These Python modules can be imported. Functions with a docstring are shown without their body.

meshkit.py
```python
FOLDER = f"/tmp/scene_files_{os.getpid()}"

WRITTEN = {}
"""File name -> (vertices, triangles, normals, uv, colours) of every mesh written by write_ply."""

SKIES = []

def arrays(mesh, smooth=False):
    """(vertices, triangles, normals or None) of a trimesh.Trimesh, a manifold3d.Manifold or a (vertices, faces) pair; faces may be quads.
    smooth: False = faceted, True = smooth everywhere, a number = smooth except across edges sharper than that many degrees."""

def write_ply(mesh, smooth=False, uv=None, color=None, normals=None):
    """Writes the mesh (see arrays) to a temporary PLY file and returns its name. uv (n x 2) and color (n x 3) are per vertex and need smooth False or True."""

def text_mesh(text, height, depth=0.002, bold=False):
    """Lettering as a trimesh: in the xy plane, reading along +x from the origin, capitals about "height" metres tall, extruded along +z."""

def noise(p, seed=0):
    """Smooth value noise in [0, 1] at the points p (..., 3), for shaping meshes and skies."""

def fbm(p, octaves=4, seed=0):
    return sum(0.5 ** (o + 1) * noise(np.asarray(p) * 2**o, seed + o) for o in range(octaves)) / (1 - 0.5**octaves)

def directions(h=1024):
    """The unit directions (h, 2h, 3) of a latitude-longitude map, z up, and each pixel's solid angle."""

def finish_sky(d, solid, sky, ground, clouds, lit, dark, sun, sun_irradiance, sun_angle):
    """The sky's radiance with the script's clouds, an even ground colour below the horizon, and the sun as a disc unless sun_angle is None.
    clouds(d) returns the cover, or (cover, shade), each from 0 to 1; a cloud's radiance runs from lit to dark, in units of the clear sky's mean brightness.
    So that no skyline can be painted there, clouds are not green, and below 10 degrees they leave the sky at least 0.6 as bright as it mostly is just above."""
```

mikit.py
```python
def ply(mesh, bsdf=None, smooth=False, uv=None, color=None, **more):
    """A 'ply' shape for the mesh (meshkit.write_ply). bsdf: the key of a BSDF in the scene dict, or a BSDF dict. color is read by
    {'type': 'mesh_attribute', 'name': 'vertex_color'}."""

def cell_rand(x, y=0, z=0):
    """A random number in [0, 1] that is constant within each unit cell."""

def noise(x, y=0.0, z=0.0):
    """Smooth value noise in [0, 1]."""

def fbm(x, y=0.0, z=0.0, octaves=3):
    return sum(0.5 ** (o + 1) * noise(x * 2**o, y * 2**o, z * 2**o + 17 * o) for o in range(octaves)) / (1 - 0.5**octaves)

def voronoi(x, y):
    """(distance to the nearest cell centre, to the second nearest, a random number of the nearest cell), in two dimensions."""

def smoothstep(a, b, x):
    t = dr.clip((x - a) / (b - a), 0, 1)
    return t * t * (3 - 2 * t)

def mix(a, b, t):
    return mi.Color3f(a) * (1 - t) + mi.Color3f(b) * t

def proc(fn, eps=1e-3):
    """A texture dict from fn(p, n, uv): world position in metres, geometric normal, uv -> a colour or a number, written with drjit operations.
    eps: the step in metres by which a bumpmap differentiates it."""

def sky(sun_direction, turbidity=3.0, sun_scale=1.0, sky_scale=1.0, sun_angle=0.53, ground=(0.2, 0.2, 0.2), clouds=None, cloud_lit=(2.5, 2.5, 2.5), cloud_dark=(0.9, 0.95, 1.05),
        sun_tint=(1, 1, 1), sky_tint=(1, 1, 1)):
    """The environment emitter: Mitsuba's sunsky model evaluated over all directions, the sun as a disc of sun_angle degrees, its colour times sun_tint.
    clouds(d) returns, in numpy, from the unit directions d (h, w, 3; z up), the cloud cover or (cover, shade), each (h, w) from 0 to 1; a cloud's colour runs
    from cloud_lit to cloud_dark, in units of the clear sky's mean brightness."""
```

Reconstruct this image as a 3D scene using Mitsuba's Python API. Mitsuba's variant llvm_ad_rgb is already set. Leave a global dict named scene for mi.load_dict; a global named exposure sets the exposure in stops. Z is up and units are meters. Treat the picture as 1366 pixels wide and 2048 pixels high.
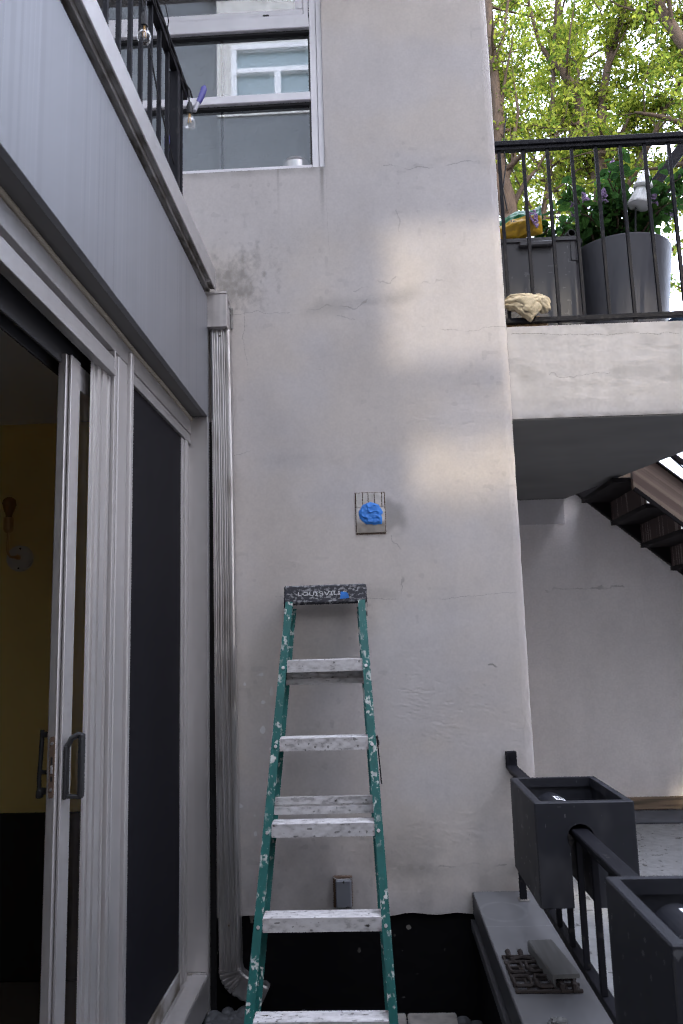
import math, random
import numpy as np, trimesh, drjit as dr, mitsuba as mi, mikit, meshkit
import manifold3d as m3
from shapely.geometry import Polygon, box as sbox, Point
from mikit import proc, noise, fbm, voronoi, smoothstep, mix
T = mi.ScalarTransform4f
V = lambda *a: np.array(a, float)
rng = np.random.default_rng(7)
scene, labels = {}, {}

# ------------------------------------------------------------------ camera, sky, exposure
CAM = V(0, 0, 1.52)
scene['camera'] = {'type': 'thinlens', 'fov': 46.233, 'fov_axis': 'x', 'near_clip': 0.05, 'far_clip': 4000.0,
                   'aperture_radius': 0.0022, 'focus_distance': 3.3,
                   'to_world': T().look_at(origin=CAM.tolist(), target=(CAM + V(-0.039, 0.986, 0.159)).tolist(), up=[0.035, -0.158, 0.987])}
SUN = (0.60, -1.0, 0.82)
scene['sky'] = mikit.sky(SUN, turbidity=3, sun_scale=0.036, sky_scale=1.0, sun_angle=0.7, sun_tint=(.92, 1.0, 1.09), sky_tint=(1.27, 1.0, .97),
                         clouds=lambda d: 0.35 + 0.25 * meshkit.fbm(d * 3.0, 3, 5), cloud_lit=(1.5, 1.5, 1.55), cloud_dark=(1.2, 1.2, 1.3))
exposure = 5.7

# ------------------------------------------------------------------ materials
def pr(color, rough=0.6, metallic=0.0, **kw):
    c = color if isinstance(color, dict) else {'type': 'rgb', 'value': list(color)}
    return {'type': 'principled', 'base_color': c, 'roughness': rough, 'metallic': metallic, **kw}
def mat(name, b, bump=None, scale=1.0, eps=1e-3):
    if bump is not None:
        b = {'type': 'bumpmap', 'tex': proc(bump, eps), 'scale': scale, 'b': b}
    scene[name] = {'type': 'twosided', 'b': b}
    return name

def crack(x, z, pts, w, wob=0.02):
    """ink of a wandering crack along a polyline in metres"""
    jx = (noise(x * 22, z * 22, 3.1) - .5) * wob + (noise(x * 70, z * 70, 9.1) - .5) * wob * .35
    jz = (noise(x * 22, z * 22, 7.7) - .5) * wob + (noise(x * 70, z * 70, 5.3) - .5) * wob * .35
    d = mi.Float(9)
    for (ax, az), (bx, bz) in zip(pts[:-1], pts[1:]):
        ux, uz = bx - ax, bz - az
        t = dr.clip(((x + jx - ax) * ux + (z + jz - az) * uz) / (ux * ux + uz * uz), 0, 1)
        d = dr.minimum(d, dr.sqrt(dr.square(x + jx - ax - t * ux) + dr.square(z + jz - az - t * uz)))
    return smoothstep(w, w * .25, d) * smoothstep(.25, .55, noise(x * 16, z * 16, 1.3))

def stucco_c(p, n, uv):
    x, y, z = p.x, p.y, p.z
    big = fbm(x * 1.1, z * 1.1, y * .5, 4)
    mid = fbm(x * 5, z * 3.2, y, 4)
    fine = .5 * noise(x * 170, z * 170, y * 170) + .5 * noise(x * 75, z * 75, y * 75)
    tone = .80 + .28 * big + .18 * (mid - .5) + .15 * (fine - .5)
    c = mi.Color3f(.486, .453, .428) * tone
    warm = fbm(x * 2.3 + 7, z * 2.8, 4.0, 4)
    c = c * mix((1.02, 1.0, .965), (.985, .995, 1.02), smoothstep(.3, .7, warm))
    # water streaks below the window sill
    st = noise(x * 48, z * 1.3, 2.0) * noise(x * 17, z * .6, 4.0)
    drip = smoothstep(.30, .62, st) * smoothstep(3.36, 3.76, z) * smoothstep(3.775, 3.74, z) * smoothstep(-.13, -.18, x)
    line = smoothstep(.05, .0, 3.757 - z) * smoothstep(-.15, -.17, x) * smoothstep(3.9, 3.8, z) * (.3 + .7 * noise(x * 30, z * 12))
    # black mould beside the channel end
    dm = dr.sqrt(dr.square((x + .60) / .16) + dr.square((z - 3.20) / .15))
    mould = smoothstep(1.25, -.25, dm + (fbm(x * 30, z * 22, 0, 4) - .5) * 1.9 + (noise(x * 70, z * 70) - .5) * .5)
    # grime bands where rain splashes and trowel lifts dirt
    def band(zc, x0, x1, h):
        w = fbm(x * 6, z * 14, zc, 4)
        return smoothstep(h, 0, dr.abs(z - zc + (noise(x * 3, zc) - .5) * .12)) * smoothstep(x0, x0 + .12, x) * smoothstep(x1, x1 - .12, x) * smoothstep(.42, .72, w)
    g = band(3.06, -.35, .3, .07) + band(3.72, .15, .66, .05) + band(2.98, -.05, .2, .05) + .6 * band(2.35, -.6, .1, .06) + .8 * band(.62, -.2, .35, .08) + .6 * band(1.75, -.5, .5, .1)
    low = smoothstep(.95, .42, z) * smoothstep(.2, .7, fbm(x * 7, z * 6, 1.0, 4)) * .45  # splash dirt, raised and strengthened to paint in shade at the wall base
    cr = crack(x, z, [(-.64, 3.03), (-.50, 3.035), (-.36, 3.03)], .0025) + crack(x, z, [(-.56, 3.04), (-.565, 2.90), (-.555, 2.78)], .0022)
    cr = cr + crack(x, z, [(.12, 3.74), (.34, 3.72), (.48, 3.75), (.66, 3.73)], .004, .03) + crack(x, z, [(.25, 2.93), (.45, 2.90), (.66, 2.92)], .0025)
    cr = cr + crack(x, z, [(-.62, 2.36), (-.50, 2.39)], .002) + crack(x, z, [(-.45, 1.72), (-.1, 1.70), (.3, 1.69), (.66, 1.71)], .0018) + crack(x, z, [(.09, 1.97), (.12, 1.83), (.11, 1.7)], .004, .03)
    cr = cr + 1.6 * crack(x, z, [(.472, 1.402), (.486, 1.405), (.50, 1.394)], .007, .01)
    cr = cr + .5 * crack(x, z, [(-.165, 3.74), (-.168, 3.55), (-.16, 3.3)], .002, .004)
    for q in ([(-.32, 3.00), (-.18, 3.06), (-.06, 3.04), (.02, 3.07)], [(-.12, 3.01), (-.06, 2.99)], [(.06, 3.17), (.12, 3.15), (.15, 3.19)], [(-.05, 3.12), (.01, 3.13)], [(.26, 3.13), (.33, 3.16), (.42, 3.14)], [(-.3, 2.72), (-.22, 2.75)], [(.16, 3.52), (.17, 3.40)]):
        cr = cr + .75 * crack(x, z, q, .0045, .035)
    cr = cr + crack(x, z, [(.22, .585), (.36, .60), (.50, .59)], .005)
    patch = smoothstep(.10, .04, dr.sqrt(dr.square((x - .075) / 1.0) + dr.square((z - 2.06) / .9)) + (noise(x * 30, z * 30) - .5) * .05) * .45
    spots = smoothstep(.80, .88, noise(x * 34, z * 34, 8.0)) * smoothstep(.62, .8, noise(x * 5, z * 5, 3.0))
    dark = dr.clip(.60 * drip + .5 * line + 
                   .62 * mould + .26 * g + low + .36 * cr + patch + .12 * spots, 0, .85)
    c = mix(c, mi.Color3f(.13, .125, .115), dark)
    # little white paint spots left of the ladder
    wp = smoothstep(.86, .9, noise(x * 26, z * 26, 21.0)) * smoothstep(-.42, -.5, x) * smoothstep(1.6, 1.45, z)
    return mix(c, mi.Color3f(.62, .62, .62), wp * .8)
def stucco_b(p, n, uv):
    x, y, z = p.x, p.y, p.z
    return .0026 * fbm(x * 120, y * 120, z * 120, 3) * (.45 + 1.1 * noise(x * 5, y * 5, z * 4))
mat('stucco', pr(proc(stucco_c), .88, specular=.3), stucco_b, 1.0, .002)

def render_c(p, n, uv):
    x, y, z = p.x, p.y, p.z
    s = x + y
    tone = .84 + .25 * fbm(s * 1.6, z * 1.6, 3, 4) + .10 * (fbm(s * 9, z * 2.0, 0, 3) - .5)
    c = mi.Color3f(.43, .415, .41) * tone * (.94 + .12 * noise(x * 95, z * 95, y * 95))
    st = smoothstep(.45, .75, noise(s * 26, z * 1.2, 2) * .6 + noise(s * 9, z * .8, 7) * .5) * smoothstep(2.2, 2.9, z)
    dirt = smoothstep(.50, .74, fbm(s * 7, z * 13, 5, 4)) * smoothstep(2.4, 2.75, z)
    edge = smoothstep(.02, .0, dr.abs(z - 2.497)) * noise(s * 22, z * 4) * smoothstep(3.7, 3.6, y)
    cr = crack(s - 3.58, z, [(.64, 2.90), (.9, 2.885), (1.2, 2.88), (1.6, 2.86)], .002) + .6 * crack(s - 3.58, z, [(.8, 2.70), (.9, 2.68), (1.1, 2.70)], .003, .05)
    scuff = crack(x, z, [(1.2, 1.83), (1.45, 1.84), (1.75, 1.84)], .01, .04) * smoothstep(5.5, 5.7, y)
    d = dr.clip(.10 * st + .24 * dirt + .6 * edge + .7 * cr + .4 * scuff, 0, .8)
    return mix(c, mi.Color3f(.14, .135, .125), d)
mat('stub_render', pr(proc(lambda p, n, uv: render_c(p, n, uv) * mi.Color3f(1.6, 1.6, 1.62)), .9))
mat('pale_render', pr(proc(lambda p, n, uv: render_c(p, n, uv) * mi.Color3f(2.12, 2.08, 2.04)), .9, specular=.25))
mat('render', pr(proc(render_c), .9, specular=.25), lambda p, n, uv: .003 * fbm(p.x * 60, p.y * 60, p.z * 60, 3) + .005 * fbm(p.x * 14, p.y * 14, p.z * 24, 3), 1.0, .002)
mat('soffit_dark', pr((.14, .135, .13), .7))
mat('dark_metal', pr((.05, .05, .055), .5, .2))
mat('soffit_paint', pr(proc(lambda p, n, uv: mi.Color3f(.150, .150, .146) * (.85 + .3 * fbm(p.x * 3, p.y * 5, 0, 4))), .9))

def fascia_c(p, n, uv):
    st = noise(p.y * 210, p.z * .9, p.x * 3) * .35 + noise(p.y * 75, p.z * .5, 3) * .4 + smoothstep(.72, .95, noise(p.y * 130, p.z * .35, 8)) * .9 + .12
    grime = smoothstep(2.75, 2.5, p.z) * .12 + smoothstep(.72, .9, noise(p.y * 60, p.z * .7, 11)) * .12
    return mi.Color3f(.232, .236, .250) * (.98 + .07 * (st - .5)) * (1 - grime * .6)
mat('fascia_metal', pr(proc(fascia_c), .46, .35))
def alu_c(p, n, uv):
    st = noise(p.x * 90, p.y * 90, p.z * 1.1) * .5 + noise(p.x * 20, p.y * 20, p.z * 3) * .5
    return mi.Color3f(.60, .58, .57) * (.93 + .10 * (st - .5))
mat('aluminium', pr(proc(alu_c), .36, .72))
mat('alu_dull', pr(proc(lambda p, n, uv: alu_c(p, n, uv) * .68), .42, .6))
mat('alu_white', pr(proc(lambda p, n, uv: mi.Color3f(.62, .605, .625) * (.86 + .22 * fbm(p.x * 9, p.z * 9, p.y * 9, 3))), .42, .15))
def spout_c(p, n, uv):
    st = noise(p.x * 140, p.z * 1.4, 2) * .5 + noise(p.x * 50, p.z * 3, 6) * .5
    dirt = smoothstep(.55, .8, fbm(p.x * 16, p.z * 5, p.y * 16, 3))
    return mix(mi.Color3f(.57, .555, .545) * (.92 + .14 * (st - .5)), mi.Color3f(.20, .17, .15), dirt * .55 * smoothstep(3.2, 2.9, p.z) * .6 + dirt * .2)
mat('spout_metal', pr(proc(spout_c), .27, .85))
def dirty_c(p, n, uv):
    return mix(mi.Color3f(.36, .35, .34), mi.Color3f(.10, .085, .065), smoothstep(.3, .75, fbm(p.y * 13, p.x * 40, p.z * 14, 4)))
mat('leader_metal', pr(proc(lambda p, n, uv: mi.Color3f(.40, .375, .36) * (.8 + .4 * noise(p.x * 130, p.z * 4, p.y * 130)) * (.75 + .5 * fbm(p.x * 22, p.z * 22, p.y * 22, 3))), .45, .4))
mat('dirty_metal', pr(proc(dirty_c), .6, .25))
mat('caulk', pr((.34, .30, .24), .8))
def coping_c(p, n, uv):
    dirt = fbm(p.x * 6, p.y * 4, 1, 4)
    ring = smoothstep(.012, .002, dr.abs(dr.sqrt(dr.square(p.x - .44) + dr.square((p.y - 3.25) * .8)) - .085)) * .35
    seam = smoothstep(.005, .001, dr.abs(p.y - 3.09 + (noise(p.x * 20) - .5) * .01)) * .5
    return mi.Color3f(.185, .188, .195) * (.72 + .45 * dirt) + mi.Color3f(.12) * (ring + seam) * noise(p.x * 40, p.y * 40)
mat('coping_metal', pr(proc(coping_c), .42, .35))
def black_c(p, n, uv):
    w = smoothstep(.66, .76, fbm(p.x * 30, p.y * 30, p.z * 30, 3))
    return mix(mi.Color3f(.009, .009, .012), mi.Color3f(.06, .055, .05), w * .35)
mat('black_iron', pr(proc(black_c), .55, 0.0, specular=.14), lambda p, n, uv: .0008 * fbm(p.x * 130, p.y * 130, p.z * 130, 2), 1.0)
mat('planter_paint', pr(proc(lambda p, n, uv: mi.Color3f(.019, .020, .025) * (.88 + .24 * fbm(p.x * 12, p.y * 12, p.z * 12, 4)) + mi.Color3f(.022, .021, .020) * smoothstep(.52, .80, fbm(p.x * 9, p.y * 9, p.z * 5, 4)) + mi.Color3f(.05) * smoothstep(.90, .94, noise(p.x * 110, p.y * 110, p.z * 40))), .5, specular=.25), lambda p, n, uv: .0004 * fbm(p.x * 300, p.y * 300, p.z * 300, 2), 1.0)
mat('screen_dark', pr((.008, .008, .011), .6, specular=.10))
mat('membrane', pr(proc(lambda p, n, uv: mix(mi.Color3f(.0045, .0042, .005), mi.Color3f(.20, .19, .17), smoothstep(.78, .84, noise(p.x * 34, p.z * 34, p.y * 9)) * smoothstep(.50, .7, noise(p.x * 6, p.z * 6, 2)) * .8)), .9, specular=.1), lambda p, n, uv: .008 * fbm(p.x * 22, p.y * 22, p.z * 22, 3), 1.0, .002)
mat('pit_soil', pr((.015, .014, .014), .95))
mat('matte_black', pr((.012, .012, .013), .6))

def green_c(p, n, uv):
    base = mi.Color3f(.006, .098, .088) * (.75 + .5 * fbm(p.x * 40, p.y * 20, p.z * 14, 3))
    a = fbm(p.x * 70, p.y * 34, p.z * 34, 4)
    b = noise(p.x * 190, p.y * 110, p.z * 110)
    sp = smoothstep(.55, .66, a) * smoothstep(.25, .5, b) + smoothstep(.87, .92, b) * .8
    sp = sp * smoothstep(.30, .58, fbm(p.x * 9, p.y * 7 + 3, p.z * 8, 3))
    return mix(base, mi.Color3f(.58, .59, .56), dr.clip(sp, 0, 1) * .85)
mat('green_glassfibre', pr(proc(green_c), .5))
def step_c(p, n, uv):
    a = fbm(p.x * 45, p.y * 90, p.z * 60, 4)
    b = noise(p.x * 80, p.y * 120, p.z * 80)
    c = mi.Color3f(.54, .525, .52) * (.78 + .5 * fbm(p.x * 9, p.y * 20, p.z * 20, 3))
    c = mix(c, mi.Color3f(.70, .69, .69), smoothstep(.46, .66, a) * .7)
    return mix(c, mi.Color3f(.09, .085, .08), smoothstep(.78, .90, b) * .7 + smoothstep(.45, .26, a) * .40)
mat('step_metal', pr(proc(step_c), .5, .25))
def cap_c(p, n, uv):
    a = fbm(p.x * 85 + p.z * 60, p.y * 60, p.z * 110 - p.x * 30, 4)
    edge = smoothstep(1.640, 1.685, p.z)
    return mix(mi.Color3f(.040, .041, .050), mi.Color3f(.36, .36, .37), smoothstep(.66, .86, a + .17 * edge) * .75)
mat('cap_plastic', pr(proc(cap_c), .55))
mat('worn_white', pr(proc(lambda p, n, uv: mix(mi.Color3f(.55, .55, .55), mi.Color3f(.10, .10, .11), smoothstep(.74, .86, noise(p.x * 130, p.y * 130, p.z * 150)))), .7))
mat('blue_tape', pr(proc(lambda p, n, uv: mi.Color3f(.035, .19, .58) * (.8 + .4 * fbm(p.x * 60, p.z * 60, 2, 3))), .55))
mat('vent_plate', pr(proc(lambda p, n, uv: mi.Color3f(.46, .435, .405) * (.72 + .5 * fbm(p.x * 50, p.z * 50, 0, 4)) * mix((.55, .52, .48), (1, 1, 1), smoothstep(2.02, 2.05, p.z))), .85))
mat('box_grey', pr((.155, .165, .185), .45))
mat('dark_blue_grey', pr(proc(lambda p, n, uv: mi.Color3f(.085, .09, .105) * (.7 + .6 * fbm(p.x * 9, p.y * 9, 0, 3))), .8))
mat('rust', pr((.10, .065, .045), .85))
mat('steel', pr((.5, .5, .5), .4, .8))
mat('tub_plastic', pr(proc(lambda p, n, uv: mi.Color3f(.040, .039, .042) * (.85 + .3 * fbm(p.x * 14, p.z * 4, p.y * 9, 3)) + mi.Color3f(.03) * smoothstep(.90, .92, noise(p.x * 60, p.z * 60, 1))), .5))
mat('pot_plastic', pr(proc(lambda p, n, uv: mi.Color3f(.066, .067, .076) * (.88 + .24 * fbm(p.x * 5, p.z * 3, p.y * 5, 3))), .5))
mat('blue_glaze', pr((.02, .05, .09), .3))
mat('lamp_white', pr((.72, .72, .71), .45))
mat('bag_yellow', pr(proc(lambda p, n, uv: mi.Color3f(.42, .25, .012) * (.75 + .5 * fbm(p.x * 30, p.y * 30, p.z * 30, 3))), .3))
mat('bag_green', pr((.004, .12, .045), .35))
mat('print_black', pr((.03, .03, .02), .5))
mat('burlap', pr(proc(lambda p, n, uv: mi.Color3f(.42, .36, .25) * (.55 + .75 * fbm(p.x * 40, p.y * 40, p.z * 40, 4)) * (.85 + .3 * noise(p.x * 500, p.y * 500, p.z * 500))), .95), lambda p, n, uv: .006 * fbm(p.x * 60, p.y * 60, p.z * 60, 3), 1.0)
mat('burlap_brown', pr(proc(lambda p, n, uv: mi.Color3f(.30, .20, .10) * (.45 + .9 * fbm(p.x * 60, p.y * 60, p.z * 25, 4))), .95), lambda p, n, uv: .006 * fbm(p.x * 80, p.y * 60, p.z * 25, 3), 1.0)
mat('purple_grip', pr((.06, .055, .24), .45))
mat('grey_shaft', pr((.33, .33, .36), .4))
mat('concrete', pr(proc(lambda p, n, uv: mi.Color3f(.215, .215, .215) * (.66 + .5 * fbm(p.x * 3, p.y * 3, 0, 4)) * (.8 + .4 * fbm(p.x * 40, p.y * 40, 0, 3)) * mix((.45, .44, .42), (1, 1, 1), smoothstep(.10, .16, noise(p.x * 38, p.y * 38)))), .9), lambda p, n, uv: .006 * fbm(p.x * 30, p.y * 30, p.z * 30, 3), 1.0, .002)
mat('old_wood', pr(proc(lambda p, n, uv: mix(mi.Color3f(.30, .215, .15), mi.Color3f(.09, .075, .05), smoothstep(.35, .8, fbm(p.x * 3, p.y * 40, p.z * 38, 4)))), .85))
def rust_c(p, n, uv):
    g = fbm(p.x * 2.2 + p.z * 3.2, p.z * 22 + p.x * 18, p.y * 9, 4)
    return mix(mi.Color3f(.15, .10, .08), mi.Color3f(.29, .215, .165), smoothstep(.35, .7, g))
mat('stair_brown', pr(proc(rust_c), .6, .0))
mat('stair_riser', pr(proc(lambda p, n, uv: mix(mi.Color3f(.085, .062, .060), mi.Color3f(.36, .31, .30), smoothstep(.64, .78, noise(p.y * 48, p.z * 1.5, 4)) * .6)), .7))
mat('stair_black', pr((.009, .007, .008), .6, specular=.2))
mat('tile_brown', pr(proc(lambda p, n, uv: mi.Color3f(.026, .019, .016) * (.7 + .6 * fbm(p.x * 60, p.y * 60, p.z * 60, 3))), .75))
mat('board_grey', pr(proc(lambda p, n, uv: mi.Color3f(.115, .115, .11) * (.8 + .4 * fbm(p.x * 90, p.y * 6, p.z * 60, 3))), .75))
mat('paper', pr((.75, .75, .75), .6))
mat('pebble_dark', pr(proc(lambda p, n, uv: mi.Color3f(.055, .058, .062) * (.7 + .6 * fbm(p.x * 45, p.y * 45, p.z * 45, 3))), .6))
mat('pebble_grey', pr((.10, .10, .10), .7))
mat('paver_tan', pr(proc(lambda p, n, uv: mi.Color3f(.22, .205, .185) * (.7 + .6 * fbm(p.x * 30, p.y * 30, 0, 3))), .9))
mat('room_yellow', pr(proc(lambda p, n, uv: mi.Color3f(.84, .66, .27) * (.93 + .14 * fbm(p.x * 2, p.z * 2, p.y * 2, 3))), .75))
mat('room_ceiling', pr((.62, .60, .56), .9))
mat('room_dark', pr((.012, .012, .014), .5))
mat('room_wood', pr((.09, .08, .07), .6))
mat('brass', pr((.62, .40, .18), .35, .8))
mat('plate_grey', pr((.62, .60, .56), .6))
mat('copper', pr((.55, .22, .10), .4, .7))
mat('blind', pr((.34, .37, .38), .6))
mat('far_pane', pr((.30, .38, .40), .2))
mat('facade_white', pr(proc(lambda p, n, uv: mi.Color3f(.66, .635, .58) * (.9 + .2 * fbm(p.x, p.z, p.y, 3))), .9))
mat('facade_blue', pr((.155, .165, .172), .8))
mat('white_paint', pr((.86, .86, .85), .5))
mat('dull_brick', pr((.17, .15, .14), .9))
mat('roof_felt', pr((.08, .08, .08), .9))
mat('earth', pr(proc(lambda p, n, uv: mi.Color3f(.14, .13, .10) * (.6 + .8 * fbm(p.x * .7, p.y * .7, 0, 4))), .95))
mat('bark', pr(proc(lambda p, n, uv: mix(mi.Color3f(.026, .017, .011), mi.Color3f(.085, .055, .034), fbm(p.x * 24, p.y * 24, p.z * 7, 4))), .9))
mat('soil', pr((.05, .035, .025), .95))
mat('lilac_flower', pr(proc(lambda p, n, uv: mi.Color3f(.36, .25, .43) * (.6 + .8 * noise(p.x * 160, p.y * 160, p.z * 160))), .7))
scene['leaf'] = {'type': 'principledthin', 'base_color': {'type': 'mesh_attribute', 'name': 'vertex_color'}, 'roughness': .5, 'diff_trans': 1.0, 'spec_trans': 0.0}
scene['window_glass'] = {'type': 'thindielectric', 'int_ior': 2.1}
scene['door_glass'] = {'type': 'thindielectric', 'int_ior': 1.5}
scene['bulb_glass'] = {'type': 'thindielectric', 'int_ior': 1.6}
scene['amber_glass'] = {'type': 'thindielectric', 'int_ior': 1.6, 'specular_transmittance': {'type': 'rgb', 'value': [.75, .5, .22]}}
scene['amber_bulb'] = {'type': 'blendbsdf', 'weight': .35, 'a': {'type': 'ref', 'id': 'amber_glass'}, 'b': {'type': 'twosided', 'b': {'type': 'roughplastic', 'diffuse_reflectance': {'type': 'rgb', 'value': [.55, .34, .12]}, 'alpha': .05}}}
scene['filament'] = {'type': 'twosided', 'b': pr((.55, .33, .10), .5)}

# ------------------------------------------------------------------ mesh helpers
def num(base):
    if base not in scene and base not in labels and not any(k.startswith(base + '__') for k in scene):
        return base
    i = 1
    while f'{base}_{i:03d}' in scene or f'{base}_{i:03d}' in labels or any(k.startswith(f'{base}_{i:03d}__') for k in scene):
        i += 1
    return f'{base}_{i:03d}'
def put(key, mesh, m, smooth=False, **kw):
    key = num(key)
    scene[key] = mikit.ply(mesh, m, smooth=smooth, **kw)
    return key
def tag(key, label=None, category=None, group=None, kind=None):
    d = {}
    if label: d['label'] = label
    if category: d['category'] = category
    if group: d['group'] = group
    if kind: d['kind'] = kind
    labels[key] = d
cat = trimesh.util.concatenate
def cbox(x0, x1, y0, y1, z0, z1, c=0.0015):
    c = min(c, (x1 - x0) * .45, (y1 - y0) * .45, (z1 - z0) * .45)
    if c <= 0:
        b = trimesh.creation.box(extents=(x1 - x0, y1 - y0, z1 - z0)); b.apply_translation(((x0 + x1) / 2, (y0 + y1) / 2, (z0 + z1) / 2)); return b
    pts = []
    for sx in (0, 1):
        for sy in (0, 1):
            for sz in (0, 1):
                p = V(x1 if sx else x0, y1 if sy else y0, z1 if sz else z0)
                s = V(-1 if sx else 1, -1 if sy else 1, -1 if sz else 1) * c
                for k in range(3):
                    q = p.copy(); q[(k + 1) % 3] += s[(k + 1) % 3]; q[(k + 2) % 3] += s[(k + 2) % 3]; pts.append(q)
    return trimesh.convex.convex_hull(np.array(pts))
def prism_z(poly, z0, z1):
    m = trimesh.creation.extrude_polygon(poly if isinstance(poly, Polygon) else Polygon(poly), z1 - z0, engine='earcut'); m.apply_translation((0, 0, z0)); return m
def prism_y(poly, y0, y1):      # polygon in (x, z)
    m = trimesh.creation.extrude_polygon(poly if isinstance(poly, Polygon) else Polygon(poly), y1 - y0, engine='earcut')
    v = m.vertices; m = trimesh.Trimesh(np.c_[v[:, 0], y0 + v[:, 2], v[:, 1]], m.faces[:, ::-1], process=False); return m
def prism_x(poly, x0, x1):      # polygon in (y, z)
    m = trimesh.creation.extrude_polygon(poly if isinstance(poly, Polygon) else Polygon(poly), x1 - x0, engine='earcut')
    v = m.vertices; return trimesh.Trimesh(np.c_[x0 + v[:, 2], v[:, 0], v[:, 1]], m.faces, process=False)
def frame_of(d, up=V(0, 0, 1)):
    d = d / np.linalg.norm(d)
    if abs(d @ up) > .98: up = V(0, 1, 0)
    a = np.cross(d, up); a /= np.linalg.norm(a)
    return a, np.cross(a, d), d
def bar(p0, p1, w, h, c=0.0015, up=V(0, 0, 1)):
    p0, p1 = V(*p0), V(*p1)
    a, b, d = frame_of(p1 - p0, up)
    L = np.linalg.norm(p1 - p0)
    m = cbox(-w / 2, w / 2, -h / 2, h / 2, 0, L, c)
    M = np.eye(4); M[:3, 0], M[:3, 1], M[:3, 2], M[:3, 3] = a, b, d, p0
    m.apply_transform(M); return m
def tube(pts, rad, n=8, caps=True):
    pts = np.array(pts, float); rad = np.broadcast_to(np.array(rad, float), len(pts))
    tang = np.gradient(pts, axis=0); tang /= np.linalg.norm(tang, axis=1, keepdims=True) + 1e-12
    a, b, _ = frame_of(tang[0]); vs = []; ang = np.arange(n) / n * 2 * np.pi
    for p, t, r in zip(pts, tang, rad):
        a = a - (a @ t) * t; a /= np.linalg.norm(a); b = np.cross(t, a)
        vs.append(p + r * (np.cos(ang)[:, None] * a + np.sin(ang)[:, None] * b))
    k = len(pts); v = np.vstack(vs); f = []
    for i in range(k - 1):
        for j in range(n):
            q = (j + 1) % n; f += [[i * n + j, i * n + q, (i + 1) * n + q], [i * n + j, (i + 1) * n + q, (i + 1) * n + j]]
    if caps:
        v = np.vstack([v, pts[0], pts[-1]])
        for j in range(n):
            q = (j + 1) % n; f += [[k * n, q, j], [k * n + 1, (k - 1) * n + j, (k - 1) * n + q]]
    return trimesh.Trimesh(v, np.array(f), process=False)
def lathe(prof, n=28, loc=(0, 0, 0)):
    m = trimesh.creation.revolve(np.array(prof, float), sections=n); m.apply_translation(loc); return m
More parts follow.
